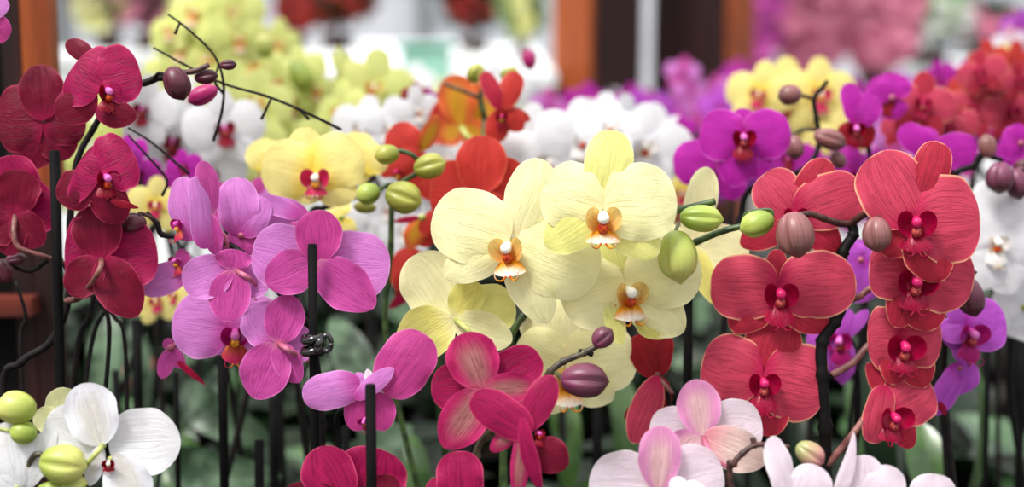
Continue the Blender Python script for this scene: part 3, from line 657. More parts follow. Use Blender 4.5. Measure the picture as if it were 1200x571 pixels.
def b_lowcrim(e):
    stem(e, [(405, 590, .89), (415, 600, .90)], 3.5, 4.5, 'stem_dark')
    flower(e, 408, 588, .87, 'crimson', [('P', 445, 526, 84, dict(base=(425, 590))), ('P', 345, 595, 50), ('S', 466, 560, 44, dict(base=(430, 590))), ('D', 372, 524, 64, dict(mat='crimson', base=(405, 592), z=6)), ('S', 335, 573, 36)], back=True)
plant('crimson orchid whose two broad petals rise in front of the short black stake', 440, .90, b_lowcrim)

def b_white(e):
    stem(e, [(72, 572, .86), (60, 562, .86), (48, 552, .86), (30, 560, .86), (8, 572, .87)], 4, 5, 'stem_olive')
    stem(e, [(56, 535, .85), (42, 533, .85), (34, 545, .855), (34, 557, .86)], 3.6, 4, 'stem_olive', ground=False, name='branch')
    flower(e, 120, 522, .855, 'white', [('P', 212, 516, 80, dict(m=.52, pt=1.9, base=(126, 520))), ('P', 52, 494, 62), ('D', 98, 449, 64), ('S', 106, 569, 22), ('S', 168, 600, 58, dict(base=(140, 530), mat='white_stain', z=8))], back=True, ped=[(116, 528, .845), (100, 546, .85), (92, 558, .855)], pedm='ped_green')
    flower(e, 128, 538, .848, 'white', [('P', 130, 554, 22, dict(z=-3))], lip=(128, 540, 62, (10, -20, 0), dict(midl=.5, var='whitered')))
    flower(e, 68, 505, .88, 'white', [('P', 78, 455, 46, dict(mat='greenwhite')), ('P', 42, 482, 32, dict(mat='greenwhite')), ('S', 60, 520, 30, dict(mat='greenwhite'))], back=True)
    flower(e, 20, 572, .855, 'white', [('P', 6, 495, 56), ('Q', 63, 497, 34, dict(base=(28, 575), m=.5)), ('P', -15, 545, 50)])
    bud(e, 20, 478, .85, 44, 38, 172, 'bud_cream', stalk=[(-10, 488, .855)], smat='ped_green')
    bud(e, 28, 507, .85, 31, 27, 170, 'bud_green', stalk=[(-6, 502, .855)], smat='ped_green')
    bud(e, 73, 544, .845, 53, 45, -8, 'bud_cream')
    bud(e, 86, 568, .85, 30, 22, 5, 'bud_cream')
    bud(e, 58, 574, .85, 30, 18, 5, 'bud_green')
plant('white orchid with fat green buds and a red speckled throat, lowest corner by the post', 60, .88, b_white)

def b_blush(e):
    stem(e, [(925, 524, .845), (905, 522, .845), (885, 522, .845), (870, 532, .845), (860, 545, .845), (856, 575, .85)], 3, 4.4, 'stem_brown', node=.3)
    stem(e, [(882, 513, .845), (884, 522, .845)], 3.4, 3.4, 'stem_brown', ground=False, name='branch')
    flower(e, 823, 510, .86, 'blush', [('P', 893, 497, 68), ('P', 762, 497, 52), ('S', 768, 540, 44), ('S', 896, 542, 52, dict(mat='blush_low')), ('D', 813, 444, 52)], back=True, ped=[(832, 530, .85), (845, 543, .848), (858, 550, .848)])
    flower(e, 771, 573, .84, 'blush', [('P', 690, 568, 84), ('P', 847, 550, 80), ('D', 774, 498, 51)], back=True)
    flower(e, 806, 592, .83, 'blush', [('P', 790, 560, 24, dict(mat='white')), ('P', 818, 565, 30, dict(mat='white')), ('S', 845, 600, 30)])
    bud(e, 949, 532, .835, 36, 28, -35, 'bud_pink')
plant('blush white orchid seen from behind with pink flushed upper sepals', 850, .86, b_blush)

def b_whitelilac(e):
    stem(e, [(1095, 600, .86), (1060, 605, .86), (1000, 615, .87), (950, 610, .87)], 3.5, 4.5, 'stem_brown')
    flower(e, 935, 600, .825, 'blush', [('P', 905, 512, 34, dict(base=(930, 595), roll=30, mat='blush', bend=6)), ('P', 958, 546, 52), ('S', 918, 590, 30), ('Q', 1002, 507, 18, dict(base=(976, 590), mat='blush', m=.4, bend=-4))])
    flower(e, 1015, 603, .83, 'blush', [('P', 1008, 534, 56), ('P', 1052, 550, 50), ('S', 985, 570, 22)])
    flower(e, 1092, 605, .84, 'blush', [('P', 1097, 556, 56), ('P', 1060, 590, 40), ('P', 1130, 595, 40)])
plant('pale lilac white orchid with petals rising like ears under the coral flowers', 1010, .87, b_whitelilac)

def b_sidered(e):
    stem(e, [(795, 470, .985), (782, 455, .985), (790, 500, .99), (800, 560, 1.0)], 2.5, 4, 'stem_dark')
    flower(e, 770, 440, .985, 'darkred', [('P', 744, 394, 36), ('P', 778, 388, 30), ('S', 780, 485, 26), ('S', 742, 520, 38, dict(mat='coral', z=6)), ('Q', 758, 392, 10, dict(mat='coral'))], ped=[(778, 450, .98), (788, 462, .98)])
    flower(e, 748, 474, .985, 'darkred', [('Q', 732, 492, 12, dict(mat='lip_red')), ('Q', 742, 480, 10, dict(mat='lip_red'))])
plant('dark red orchid flower turned edge on between the cream and coral orchids', 800, 1.0, b_sidered)

# ---------------------------------------------------------------- just behind the front row
def b_butter(e):
    xleaf(e, 130, 500, 122, 362, 1.5, 44, 'leaf_sage', lean=-20)
    xleaf(e, 185, 520, 152, 372, 1.55, 30, 'leaf_sage', lean=-20)
    stem(e, [(440, 205, 1.1), (420, 228, 1.1), (395, 238, 1.1), (378, 244, 1.1), (365, 250, 1.11), (350, 300, 1.12), (345, 420, 1.13)], 3.2, 4.5, 'stem_dark')
    flower(e, 368, 205, 1.05, 'yellow', [('S', 345, 236, 44), ('S', 416, 232, 50), ('D', 351, 149, 42), ('P', 308, 188, 70, dict(asym=.05)), ('P', 422, 176, 70)], lip=(371, 207, 118, (0, -6, 0), dict(side=1.2, midl=.55)))
    flower(e, 316, 196, 1.12, 'yellow', [('P', 297, 166, 40), ('S', 300, 205, 30), ('P', 325, 165, 30)])
    flower(e, 424, 200, 1.1, 'yellow', [('P', 408, 156, 40), ('P', 445, 170, 46), ('S', 430, 218, 24), ('D', 425, 155, 30)], ped=[(430, 210, 1.11)])
    flower(e, 400, 255, 1.14, 'yellow', [('P', 392, 238, 32), ('P', 405, 285, 32)])
plant('butter yellow orchid with crimson striped lips behind the lilac flowers', 350, 1.15, b_butter)

def b_budspike(e):
    stem(e, [(455, 178, 1.03), (470, 177, 1.03), (486, 184, 1.03), (492, 200, 1.04), (470, 215, 1.045), (460, 235, 1.05), (458, 290, 1.06), (455, 420, 1.08)], 2.6, 4, 'stem_green')
    stem(e, [(440, 226, 1.03), (452, 218, 1.035), (462, 216, 1.04)], 2.4, 3, 'stem_green', ground=False, name='branch')
    bud(e, 454, 181, 1.02, 28, 23, 190, 'bud_olive')
    bud(e, 503, 195, 1.02, 37, 29, 15, 'bud_olive', stalk=[(488, 200, 1.03)], smat='stem_green')
    bud(e, 432, 227, 1.015, 28, 25, 200, 'bud_green')
    bud(e, 472, 231, 1.01, 42, 37, -20, 'bud_olive')
    bud(e, 428, 243, 1.08, 26, 14, 175, 'bud_olive')
plant('bare orchid spike bearing only round olive green buds', 458, 1.1, b_budspike)

def b_scarlet(e):
    xleaf(e, 665, 580, 648, 440, 1.3, 40, 'leaf_mid', roll=25)
    xleaf(e, 730, 560, 724, 430, 1.35, 36, 'leaf_mid', roll=20)
    xleaf(e, 640, 610, 745, 555, 1.25, 40, 'leaf_mid')
    stem(e, [(570, 96, 1.2), (563, 112, 1.2), (566, 130, 1.2), (568, 150, 1.2), (560, 210, 1.15), (535, 262, 1.13), (520, 330, 1.13), (512, 430, 1.14)], 3, 4.5, 'stem_green')
    stem(e, [(520, 98, 1.2), (556, 112, 1.2), (564, 118, 1.2)], 2.2, 2.6, 'stem_olive', ground=False, name='branch')
    flower(e, 562, 228, 1.06, 'scarlet', [('P', 504, 222, 76), ('P', 622, 212, 70), ('S', 515, 262, 44), ('S', 600, 270, 40), ('D', 566, 159, 60)], back=True)
    flower(e, 540, 148, 1.24, 'orange', [('P', 502, 138, 56, dict(mat='scarlet')), ('P', 592, 118, 70), ('S', 515, 165, 34), ('S', 570, 165, 34), ('D', 531, 88, 46)], back=True, ped=[(548, 160, 1.22), (560, 165, 1.2)])
    flower(e, 588, 128, 1.14, 'scarlet', [('P', 566, 84, 22, dict(mat='coral_sepal')), ('P', 606, 84, 28), ('S', 578, 168, 30), ('S', 613, 152, 26), ('S', 622, 140, 16)], lip=(588, 135, 60, (0, -20, 0)))
    flower(e, 490, 178, 1.14, 'scarlet', [('P', 456, 152, 44), ('D', 514, 134, 20, dict(mat='orange', roll=40)), ('S', 478, 225, 30), ('S', 505, 235, 36), ('P', 445, 205, 24)], lip=(470, 200, 80, (-50, -15, 0)))
    flower(e, 495, 255, 1.1, 'scarlet', [('S', 478, 292, 26, dict(mat='orange')), ('S', 500, 290, 30), ('P', 515, 270, 34), ('Q', 458, 260, 8, dict(mat='lip_red'))])
    flower(e, 478, 345, 1.12, 'darkred', [('P', 480, 290, 44, dict(mat='scarlet')), ('P', 505, 310, 36), ('S', 462, 348, 20), ('Q', 455, 362, 12, dict(mat='lip_red'))])
    bud(e, 557, 86, 1.19, 24, 20, 60, 'bud_olive'); bud(e, 596, 86, 1.2, 22, 14, 20, 'bud_olive')
plant('scarlet and orange orchid rising behind the left cream flower', 512, 1.18, b_scarlet)

def b_mag(e):
    stem(e, [(970, 95, 1.13), (962, 105, 1.13), (954, 116, 1.13), (957, 140, 1.13), (960, 170, 1.13), (940, 200, 1.12), (880, 222, 1.1), (868, 260, 1.1), (850, 330, 1.1), (845, 420, 1.1)], 2.4, 4.5, 'stem_black', node=.3)
    stem(e, [(928, 110, 1.12), (940, 112, 1.125), (954, 116, 1.13)], 2, 2.4, 'stem_brown', ground=False, name='branch')
    stem(e, [(928, 158, 1.12), (940, 152, 1.12), (955, 152, 1.125)], 1.8, 2.4, 'stem_olive', ground=False, name='branch')
    flower(e, 871, 163, 1.08, 'magenta', [('S', 858, 219, 50), ('S', 896, 208, 46), ('D', 872, 126, 32), ('P', 821, 152, 62), ('P', 927, 152, 60)], lip=(870, 160, 105, (0, -6, 0), dict(side=1.1)))
    flower(e, 845, 188, 1.12, 'magenta', [('P', 789, 192, 54), ('S', 864, 234, 40), ('S', 840, 228, 30), ('D', 830, 160, 30)])
    bud(e, 926, 111, 1.11, 27, 24, 190, 'bud_brown'); bud(e, 972, 163, 1.11, 38, 24, -20, 'bud_brown'); bud(e, 931, 172, 1.11, 28, 22, -80, 'bud_brown'); bud(e, 982, 187, 1.12, 22, 18, -60, 'bud_brown')
plant('magenta orchid with brown buds on a thin black stem above the cream sprays', 850, 1.13, b_mag)

def b_magside(e):
    xleaf(e, 985, 600, 1003, 448, 1.35, 36, 'leaf_mid', roll=30)
    xleaf(e, 940, 620, 935, 470, 1.35, 40, 'leaf')
    stem(e, [(1010, 150, 1.16), (1018, 175, 1.17), (1020, 240, 1.18), (1015, 350, 1.18)], 2.6, 4.5, 'stem_dark')
    flower(e, 1005, 145, 1.13, 'magenta', [('P', 994, 97, 26), ('P', 1026, 112, 36), ('S', 988, 168, 30, dict(mat='darkred')), ('S', 1020, 172, 34, dict(mat='darkred')), ('D', 1012, 110, 20)], lip=(1003, 148, 90, (-10, -20, 0)))
    flower(e, 1045, 115, 1.2, 'magenta', [('P', 1050, 85, 40), ('P', 1020, 95, 30), ('S', 1050, 140, 36), ('S', 1030, 135, 30, dict(mat='darkred'))])
    flower(e, 1000, 205, 1.15, 'magenta', [('P', 995, 170, 26), ('P', 1020, 185, 34), ('S', 1005, 240, 34), ('S', 1030, 225, 30), ('P', 970, 205, 36)], lip=(1005, 205, 70, (0, -10, 0)))
plant('purple orchid with half closed narrow flower standing upright over the coral spray', 1015, 1.2, b_magside)

def b_magwing(e):
    stem(e, [(1175, 188, 1.1), (1150, 182, 1.1), (1140, 195, 1.1), (1120, 204, 1.1), (1108, 240, 1.12), (1100, 400, 1.13)], 3, 4.5, 'stem_black', node=.3)
    flower(e, 1095, 178, 1.12, 'magenta', [('P', 1054, 150, 34), ('P', 1147, 176, 44), ('D', 1080, 150, 30), ('S', 1080, 205, 34), ('S', 1125, 205, 34, dict(mat='darkred'))])
    bud(e, 1157, 172, 1.09, 27, 21, 100, 'bud_brown'); bud(e, 1172, 208, 1.08, 36, 32, -95, 'bud_plum'); bud(e, 1200, 196, 1.1, 24, 20, 0, 'bud_wine'); bud(e, 1192, 215, 1.09, 36, 26, -80, 'bud_plum')
    flower(e, 1196, 168, 1.13, 'magenta', [('P', 1174, 165, 40), ('P', 1190, 145, 20), ('S', 1180, 195, 26)])
plant('purple orchid with spread wing petals and plum buds above the big white flowers', 1110, 1.12, b_magwing)

def b_violet(e):
    xleaf(e, 1100, 610, 1085, 500, 1.2, 52, 'leaf_mid')
    xleaf(e, 1110, 640, 1158, 430, 1.22, 26, 'leaf_mid', roll=40)
    xleaf(e, 1040, 620, 1020, 430, 1.3, 40, 'leaf')
    stem(e, [(1125, 380, 1.02), (1112, 376, 1.02), (1108, 400, 1.03), (1110, 500, 1.05)], 2.6, 4.5, 'stem_dark')
    flower(e, 1132, 386, 1.0, 'violet', [('S', 1106, 398, 40), ('S', 1135, 428, 34), ('D', 1118, 355, 26), ('P', 1180, 374, 64), ('P', 1103, 388, 30, dict(roll=35))], lip=(1134, 388, 130, (15, -10, 0), dict(side=1.2)))
    flower(e, 1124, 432, 1.01, 'violet', [('P', 1092, 486, 30), ('P', 1134, 460, 44, dict(base=(1118, 425))), ('S', 1110, 470, 30), ('Q', 1108, 487, 9, dict(mat='lip_red', z=6, base=(1098, 470)))])
plant('small violet orchid hanging right of the coral flowers below the plum bud', 1112, 1.05, b_violet)

def b_violet2(e):
    stem(e, [(985, 390, 1.08), (1000, 410, 1.08), (1005, 500, 1.1)], 2.6, 4.5, 'stem_dark')
    flower(e, 986, 398, 1.06, 'violet', [('P', 994, 362, 20), ('P', 1018, 364, 16), ('P', 946, 402, 40), ('S', 990, 432, 30), ('S', 965, 425, 30)], lip=(984, 396, 110, (-20, -15, 0), dict(side=1.2)))
    flower(e, 1008, 305, 1.06, 'violet', [('P', 1010, 355, 48), ('P', 990, 290, 30), ('D', 1022, 285, 36), ('P', 990, 330, 30)])
    flower(e, 985, 432, 1.08, 'violet', [('P', 1000, 440, 30), ('P', 975, 440, 26)])
plant('violet orchid half hidden behind the thick black coral stem', 1005, 1.1, b_violet2)

def b_bigwhite(e):
    stem(e, [(1165, 275, 1.15), (1180, 300, 1.16), (1185, 400, 1.17), (1186, 480, 1.18)], 3, 4.5, 'stem_black')
    flower(e, 1166, 278, 1.1, 'white', [('S', 1148, 340, 56), ('S', 1188, 345, 60), ('D', 1165, 208, 60), ('P', 1125, 248, 86), ('P', 1232, 262, 96)], lip=(1166, 282, 110, (0, -8, 0)))
    flower(e, 1200, 360, 1.13, 'white', [('P', 1165, 345, 70), ('S', 1185, 395, 50), ('P', 1240, 350, 70), ('D', 1200, 310, 50), ('S', 1215, 400, 50)])
plant('large pure white orchid with yellow heart at the edge beside the coral petals', 1186, 1.16, b_bigwhite)

# ---------------------------------------------------------------- the soft rows behind
def mid(label, var, D, basex, fl, buds=(), full=True, group=None, smat='stem_dark', extra=()):
    def b(e):
        rnd = random.Random(sum(map(ord, label)))
        ys = sorted(fl, key=lambda q: q[1])
        lo = ys[-1]
        pts = [(q[0] + 4, q[1] + 6, D + .05) for q in ys]
        if len(pts) > 4: pts = pts[::2]
        pts += [(lo[0] * .6 + basex * .4, lo[1] + 70, D + .05), (basex, lo[1] + 170, D + .05)]
        stem(e, pts, 3.0 / D, 4.6 / D, smat)
        for i, q in enumerate(fl):
            x, y, s = q[:3]; yaw = q[3] if len(q) > 3 else rnd.uniform(-35, 35); pt = q[4] if len(q) > 4 else rnd.uniform(-20, 15)
            tflower(e, x, y, D + rnd.uniform(-.03, .03), s, q[5] if len(q) > 5 else var, yaw, pt, rnd.uniform(-14, 14), full=full, k=i % 3)
        for q in buds: bud(e, q[0], q[1], D, q[2], q[2] * .75, q[3], q[4])
        for q in extra: stem(e, q, 1.2, 1.9, 'stem_dark', ground=False, name='branch')
    plant(label, basex, D + .05, b, group)

mid('orchid with thin brown bare twigs arching over the pale green blooms', 'lime', 1.15, 250, [(150, 190, 46, 60, 0, 'magenta')],
    extra=[[(256, 76, 1.0), (252, 96, 1.0), (262, 110, 1.0)], [(318, 115, 1.0), (312, 128, 1.0), (306, 140, 1.0)], [(350, 128, 1.0), (362, 140, 1.0)], [(197, 17, 1.0), (215, 30, 1.0), (240, 52, 1.0), (255, 72, 1.0), (262, 100, 1.0), (260, 130, 1.01), (250, 165, 1.02)], [(180, 56, 1.0), (215, 75, 1.0), (262, 98, 1.0), (310, 112, 1.0), (350, 128, 1.0), (400, 152, 1.01)],
           [(150, 150, 1.0), (175, 165, 1.0), (205, 190, 1.0), (222, 204, 1.0)], [(150, 158, 1.0), (170, 180, 1.0), (195, 210, 1.0), (190, 230, 1.0)], [(211, 26, 1.0), (205, 40, 1.0)]])
mid('white orchid with crimson lips behind the dark wine buds', 'whitered', 1.3, 190, [(205, 165, 110, -10, -5), (262, 150, 100, 20, 0), (170, 128, 90, -20, 0), (245, 205, 90, 20, -10)])
mid('small magenta orchid behind the crimson flowers', 'magenta', 1.22, 160, [(160, 205, 60), (195, 222, 56), (178, 240, 50), (150, 180, 50), (215, 195, 44)])
mid('pale lime orchid under the thin twig', 'lime', 1.4, 280, [(285, 165, 100, 5, 0), (300, 120, 90, 10, 10), (262, 110, 80, -20, 5), (330, 165, 80, 20, -10), (238, 190, 70, -10, -10)])
mid('pale lime orchid with a flower facing us beside the white ones', 'lime', 1.42, 430, [(438, 102, 96, 8, 0), (400, 130, 80, -30, 5), (405, 75, 50, 60, 20), (465, 120, 60, 30, 0), (380, 165, 80, 20, 0)])
mid('pale lime orchid with buds left of the facing flower', 'lime', 1.45, 350, [(350, 85, 70, -20, 10), (340, 120, 80, 10, 0), (370, 105, 60, 30, 0), (325, 95, 60, 0, 0)], buds=[(310, 55, 28, 100, 'bud_cream'), (352, 88, 36, -60, 'bud_green')])
mid('tall lime yellow orchid reaching the top edge', 'lime', 1.7, 230, [(230, 15, 80), (262, 30, 80), (215, 55, 80), (245, 70, 90), (200, 35, 60), (280, 45, 70), (275, 12, 70), (225, 95, 80), (195, 80, 60)])
mid('lime yellow orchid behind the tall one', 'lime', 1.85, 300, [(300, 75, 70), (325, 50, 60), (270, 85, 60), (290, 105, 70), (255, 55, 60)])
mid('white orchid cluster between the lime and the orange flowers', 'white', 1.3, 430, [(458, 150, 80, 0, 0), (425, 150, 80, -20, 0), (490, 130, 60, 20, 0), (520, 185, 60, 20, 0), (440, 290, 80, 10, 0), (475, 270, 70, -10, 0), (455, 245, 60, 0, 0), (400, 260, 60, 0, 0)])
mid('dark plum orchid bud cluster beside the white flowers', 'magenta', 1.35, 490, [(486, 112, 34, 0, 0, 'darkred'), (503, 115, 26)], buds=[(486, 110, 18, 20, 'bud_cream'), (620, 70, 24, 100, 'bud_magenta')])
mid('white orchid in full bloom behind the upper cream flower', 'white', 1.25, 650, [(645, 190, 130, -8, 0), (680, 165, 110, 20, 8), (618, 165, 90, -20, 0), (755, 172, 110, 5, 0), (715, 150, 80, 0, 20)])
mid('second white orchid behind the cream flowers', 'white', 1.4, 740, [(702, 138, 70), (770, 165, 90), (735, 150, 80)])
mid('soft magenta orchid behind the white blooms', 'magenta', 2.0, 680, [(670, 130, 56), (690, 122, 54), (655, 140, 50), (705, 140, 40), (645, 125, 40)], full=False)
mid('pale violet orchid behind the white blooms', 'violet', 1.9, 750, [(745, 130, 56), (760, 142, 46), (730, 140, 46), (775, 125, 40)], full=False)
mid('pink orchid in front of the dark brown post', 'lilac', 2.2, 810, [(810, 110, 56), (830, 120, 50), (800, 85, 44), (820, 130, 50), (790, 130, 40), (840, 105, 40)], full=False)
mid('large soft yellow orchid behind the magenta one', 'yellow', 1.45, 940, [(920, 115, 100, -10, 0), (960, 110, 100, 10, 0), (890, 110, 80, -20, 0), (945, 135, 90, 0, -10), (985, 160, 60)])
mid('soft yellow orchid low behind the coral flowers', 'yellow', 1.35, 985, [(985, 165, 70, 0, 0), (950, 180, 60), (800, 225, 60), (795, 250, 50)])
mid('dark purple orchid tangled behind the brown buds', 'magenta', 1.3, 935, [(925, 185, 60), (955, 200, 60), (980, 215, 50), (905, 200, 50), (990, 185, 40), (1030, 200, 56), (800, 150, 30)], full=True)
mid('red orchid with a broad face above the coral spray', 'coral', 1.25, 1080, [(1080, 122, 86, 0, 5), (1055, 150, 50, -30, 0), (1110, 150, 60, 30, -10)])
mid('red orchid with crowded petals near the upper edge', 'coral', 1.3, 1165, [(1165, 98, 80, 20, 5), (1140, 130, 70, -10, 0), (1185, 130, 70, 10, -10), (1150, 85, 60, -40, 0), (1120, 145, 60, 0, 0), (1195, 95, 50)])
mid('orange red orchid behind the crowded red one', 'scarlet', 1.5, 1190, [(1190, 75, 60), (1160, 70, 50), (1205, 110, 60), (1135, 105, 50), (1110, 115, 40)])
mid('bright magenta orchid between the red ones', 'magenta', 1.55, 1115, [(1115, 98, 56), (1130, 92, 50), (1100, 90, 40), (1128, 112, 40)], full=False)
mid('soft yellow orchid near the upper edge beside the orange red flowers', 'yellow', 1.6, 1175, [(1180, 72, 46), (1160, 85, 46), (1192, 88, 40)], full=False)
mid('white and violet orchid highest among the red flowers', 'violet', 1.8, 1185, [(1185, 50, 44, 0, 0, 'blush'), (1195, 35, 50), (1170, 62, 36, 0, 0, 'white')], full=False)
mid('soft yellow orchid low between the crimson and the lilac flowers', 'yellow', 1.2, 190, [(182, 352, 62, 10, 0), (205, 345, 50, -30, 0), (150, 240, 70, 0, 0), (182, 240, 70, 10, 0)])
mid('small red orchid far down behind the crimson stems', 'coral', 1.6, 150, [(135, 440, 34), (178, 436, 34), (160, 445, 30)])
mid('lilac pink orchid behind the lilac sprays', 'lilac', 1.1, 300, [(300, 235, 60), (325, 215, 50, -20, 0), (258, 235, 50)])
mid('white orchid far down between the crimson and lilac plants', 'white', 1.5, 140, [(175, 140, 60), (220, 115, 56), (235, 180, 60), (215, 145, 60)])
# ---------------------------------------------------------------- filler rows further back
rnd = random.Random(7)
rows = []
for i in range(46):
    D = rnd.uniform(1.9, 3.3); x = rnd.uniform(-60, 1260)
    if x < 330: var = rnd.choice(['lime', 'lime', 'white'])
    elif x < 620: var = rnd.choice(['lime', 'white', 'white', 'lime'])
    elif x < 870: var = rnd.choice(['magenta', 'lilac', 'white', 'violet'])
    else: var = rnd.choice(['magenta', 'coral', 'lilac', 'magenta', 'violet'])
    rows.append((D, x, var))
words_ = {'lime': 'pale lime green', 'white': 'white', 'magenta': 'magenta', 'lilac': 'lilac pink', 'violet': 'violet', 'coral': 'red'}
def add_row(D, x, var):
    top = 22 + (1450 - rnd.uniform(1270, 1340)) / 1000 * FPX / D
    def b(e):
        r = random.Random(int(D * 1000 + x)); fx = x
        stem(e, [(fx + 10, top, D), (fx, top + 60 / D, D), (fx - 5, top + 300 / D, D)], 2.4, 3.4, 'stem_dark')
        for k in range(7):
            tflower(e, fx + r.uniform(-60, 60) / D * 1.6, top + r.uniform(-10, 130) / D * 1.3, D + r.uniform(-.06, .06), r.uniform(110, 140) / D, var, r.uniform(-40, 40), r.uniform(-20, 15), r.uniform(-15, 15), full=False, k=k % 3)
    plant('soft %s orchid in the blurred rows furthest back on the bench' % words_[var], x, D + .02, b, 'blurred %s orchids at the back of the bench' % words_[var])
for r_ in rows: add_row(*r_)
build_all()

# ---------------------------------------------------------------- stakes and the clip
def stake(x, y, D, r, label, y2=640, x2=None):
    top = at(x, y, D); px = D / FPX; bot = at(x2 or x, y2, D); bot = Vector((bot.x, bot.y, TABLE + .12))
    e = empty('plant_stake', top, label, 'plant stake')
    mb = MB(); tube(mb, [Vector((0, 0, 0)), (bot - top) * .5, bot - top], r * px, r * px, ns=14, n=3); o = mb.build('stake_rod', 'stake', e)
    mb = MB(); tube(mb, [Vector((0, 0, .002)), Vector((0, 0, -.004))], r * px * .92, r * px * 1.02, ns=14, n=2); mb.build('rod_tip', 'stake', e)
    return e
stake(64, 180, .945, 6, 'tall thick black stake in front of the crimson flowers, topmost of the stakes')
stake(366, 290, .89, 5.6, 'black stake in front of the lilac pink flower, carrying the glossy clip')
stake(434, 455, .83, 6.5, 'short black stake in front of the low lilac flower')
def thin(x, y, D, label, r=4): return stake(x, y, D, r, label)
for x, y, D, lb in [(807, 345, 1.02, 'black stake between the cream and coral flowers'), (260, 410, 1.05, 'black stake below the lilac flowers, left of the clipped stake'), (1198, 392, 1.25, 'black stake under the large white flowers at the edge'), (1158, 400, 1.2, 'thin black stake below the white petals'), (160, 378, 1.12, 'black stake just below the crimson petal tip'), (206, 440, 1.1, 'thin black stake under the small lilac bud'), (320, 470, 1.15, 'black stake low behind the lilac petals'), (700, 470, 1.15, 'black stake under the lower cream flower')]:
    thin(x, y, D, lb, 5.5 if 'thin' not in lb else 3.5)

ec = empty('stem_clip', at(372, 403, .885), 'glossy black butterfly clip fixing the lilac stem to its stake', 'clip')
px = .885 / FPX
for dy in (5, -9):
    ringp = [CAMF @ Vector(((-6 + 11 * math.cos(t)) * px, (dy + 2 * math.sin(2 * t)) * px, (-6 + 10 * math.sin(t)) * px)) for t in [i * PI / 6 for i in range(13)]]
    mb = MB(); tube(mb, ringp, 4.6 * px, 4.6 * px, ns=10, n=3); mb.build('jaw', 'clip', ec)
ring = [CAMF @ Vector((11 * px + 6 * px * math.cos(t), 1 * px + 9 * px * math.sin(t), 6 * px)) for t in [i * PI / 5 for i in range(11)]]
mb = MB(); tube(mb, ring, 3.2 * px, 3.2 * px, ns=8, n=3); mb.build('grip', 'clip', ec)
mb = MB(); blob(mb, CAMF @ Vector((3 * px, -2 * px, 6 * px)), CAMF @ Vector((0.2, 1, 0)), 22 * px, 12 * px, ns=14, nr=8); mb.build('hinge', 'clip', ec)

# ---------------------------------------------------------------- the bench
M['bench'] = plain('dark_bench_felt', R(24, 22, 20), R(12, 11, 10), 30, 0.9, 0.1)
M['steel'] = plain('grey_steel', R(120, 122, 124), R(95, 97, 100), 30, 0.4, 0.5)
M['concrete'] = plain('greenhouse_floor_concrete', R(150, 148, 142), R(120, 118, 112), 3, 0.8, 0.3)
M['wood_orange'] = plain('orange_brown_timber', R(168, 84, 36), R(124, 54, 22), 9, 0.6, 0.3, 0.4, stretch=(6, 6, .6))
M['wood_dark'] = plain('dark_and_shaded_timber', R(52, 22, 20), R(28, 12, 12), 9, 0.6, 0.3, 0.4, stretch=(6, 6, .6))  # dark wood on the rack; on the posts, shade put into the colour
M['wood_red'] = plain('red_brown_rail_timber', R(112, 46, 34), R(70, 26, 20), 9, 0.6, 0.3, 0.4, stretch=(.6, 6, 6))
M['cloth'] = plain('white_bench_cover', R(238, 240, 240), R(222, 226, 228), 4, 0.7, 0.2, 0.2)
M['glass_wall'] = plain('pale_greenhouse_sheet', R(206, 208, 216), R(176, 180, 188), 0.6, 0.6, 0.2, 0.1)
M['mint'] = plain('mint_plastic', R(176, 226, 206), R(150, 210, 190), 4, 0.4)
M['shrub'] = plain('dark_shrub_leaf', R(44, 74, 36), R(24, 46, 22), 20, 0.5, 0.3, trans=.15)
M['shrub_light'] = plain('light_shrub_leaf', R(146, 176, 120), R(96, 132, 84), 20, 0.5, 0.3, trans=.15)
M['bl_pink'] = plain('dusty_pink_blossom', R(240, 160, 184), R(222, 120, 160), 20, 0.6, trans=.3)
M['bl_mag'] = plain('magenta_blossom', R(232, 110, 200), R(210, 80, 180), 20, 0.6, trans=.3)
M['bl_red'] = plain('red_blossom', R(170, 40, 30), R(130, 20, 24), 20, 0.6, trans=.3)
M['bl_lime'] = plain('lime_blossom', R(206, 206, 120), R(226, 226, 170), 20, 0.6, trans=.3)
M['bl_white'] = plain('white_blossom', R(240, 240, 238), R(225, 225, 222), 20, 0.6, trans=.3)
M['bl_brown'] = plain('brown_leaf', R(126, 84, 88), R(84, 54, 60), 20, 0.6, trans=.1)
M['terracotta'] = plain('brown_tub', R(84, 58, 48), R(60, 40, 32), 14, 0.7)

eb = empty('display_bench', (0, 1.95, 0), 'long dark covered bench carrying all the near orchids', 'bench')
mb = MB(); box(mb, (0, 0, TABLE - .02), (2.9, 3.1, .04)); o = mb.build('bench_top', 'bench', eb); flatshade(o)
for sx_ in (-1.38, 0, 1.38):
    for sy_ in (-1.45, 1.45):
        mb = MB(); box(mb, (sx_, sy_, (TABLE - .04) / 2), (.06, .06, TABLE - .04)); flatshade(mb.build('leg', 'steel', eb))
for sy_ in (-1.45, 1.45):
    mb = MB(); box(mb, (0, sy_, TABLE - .07), (2.8, .04, .06)); flatshade(mb.build('rail', 'steel', eb))

mb = MB(); box(mb, (0, 6, -.05), (26, 24, .1)); o = flatshade(mb.build('floor', 'concrete')); tag(o, 'pale concrete greenhouse floor', None, None, 'structure')
mb = MB(); box(mb, (0, 16, 2.0), (26, .1, 4.0)); o = flatshade(mb.build('wall_back', 'glass_wall')); tag(o, 'pale sheeted far wall of the greenhouse', None, None, 'structure')
for i, xx in enumerate(range(-11, 13, 2)):
    mb = MB(); box(mb, (xx, 15.9, 2.0), (.08, .1, 4.0)); o = flatshade(mb.build('trim_%d' % (i + 1), 'steel')); tag(o, 'steel glazing bar of the far wall', None, None, 'structure')

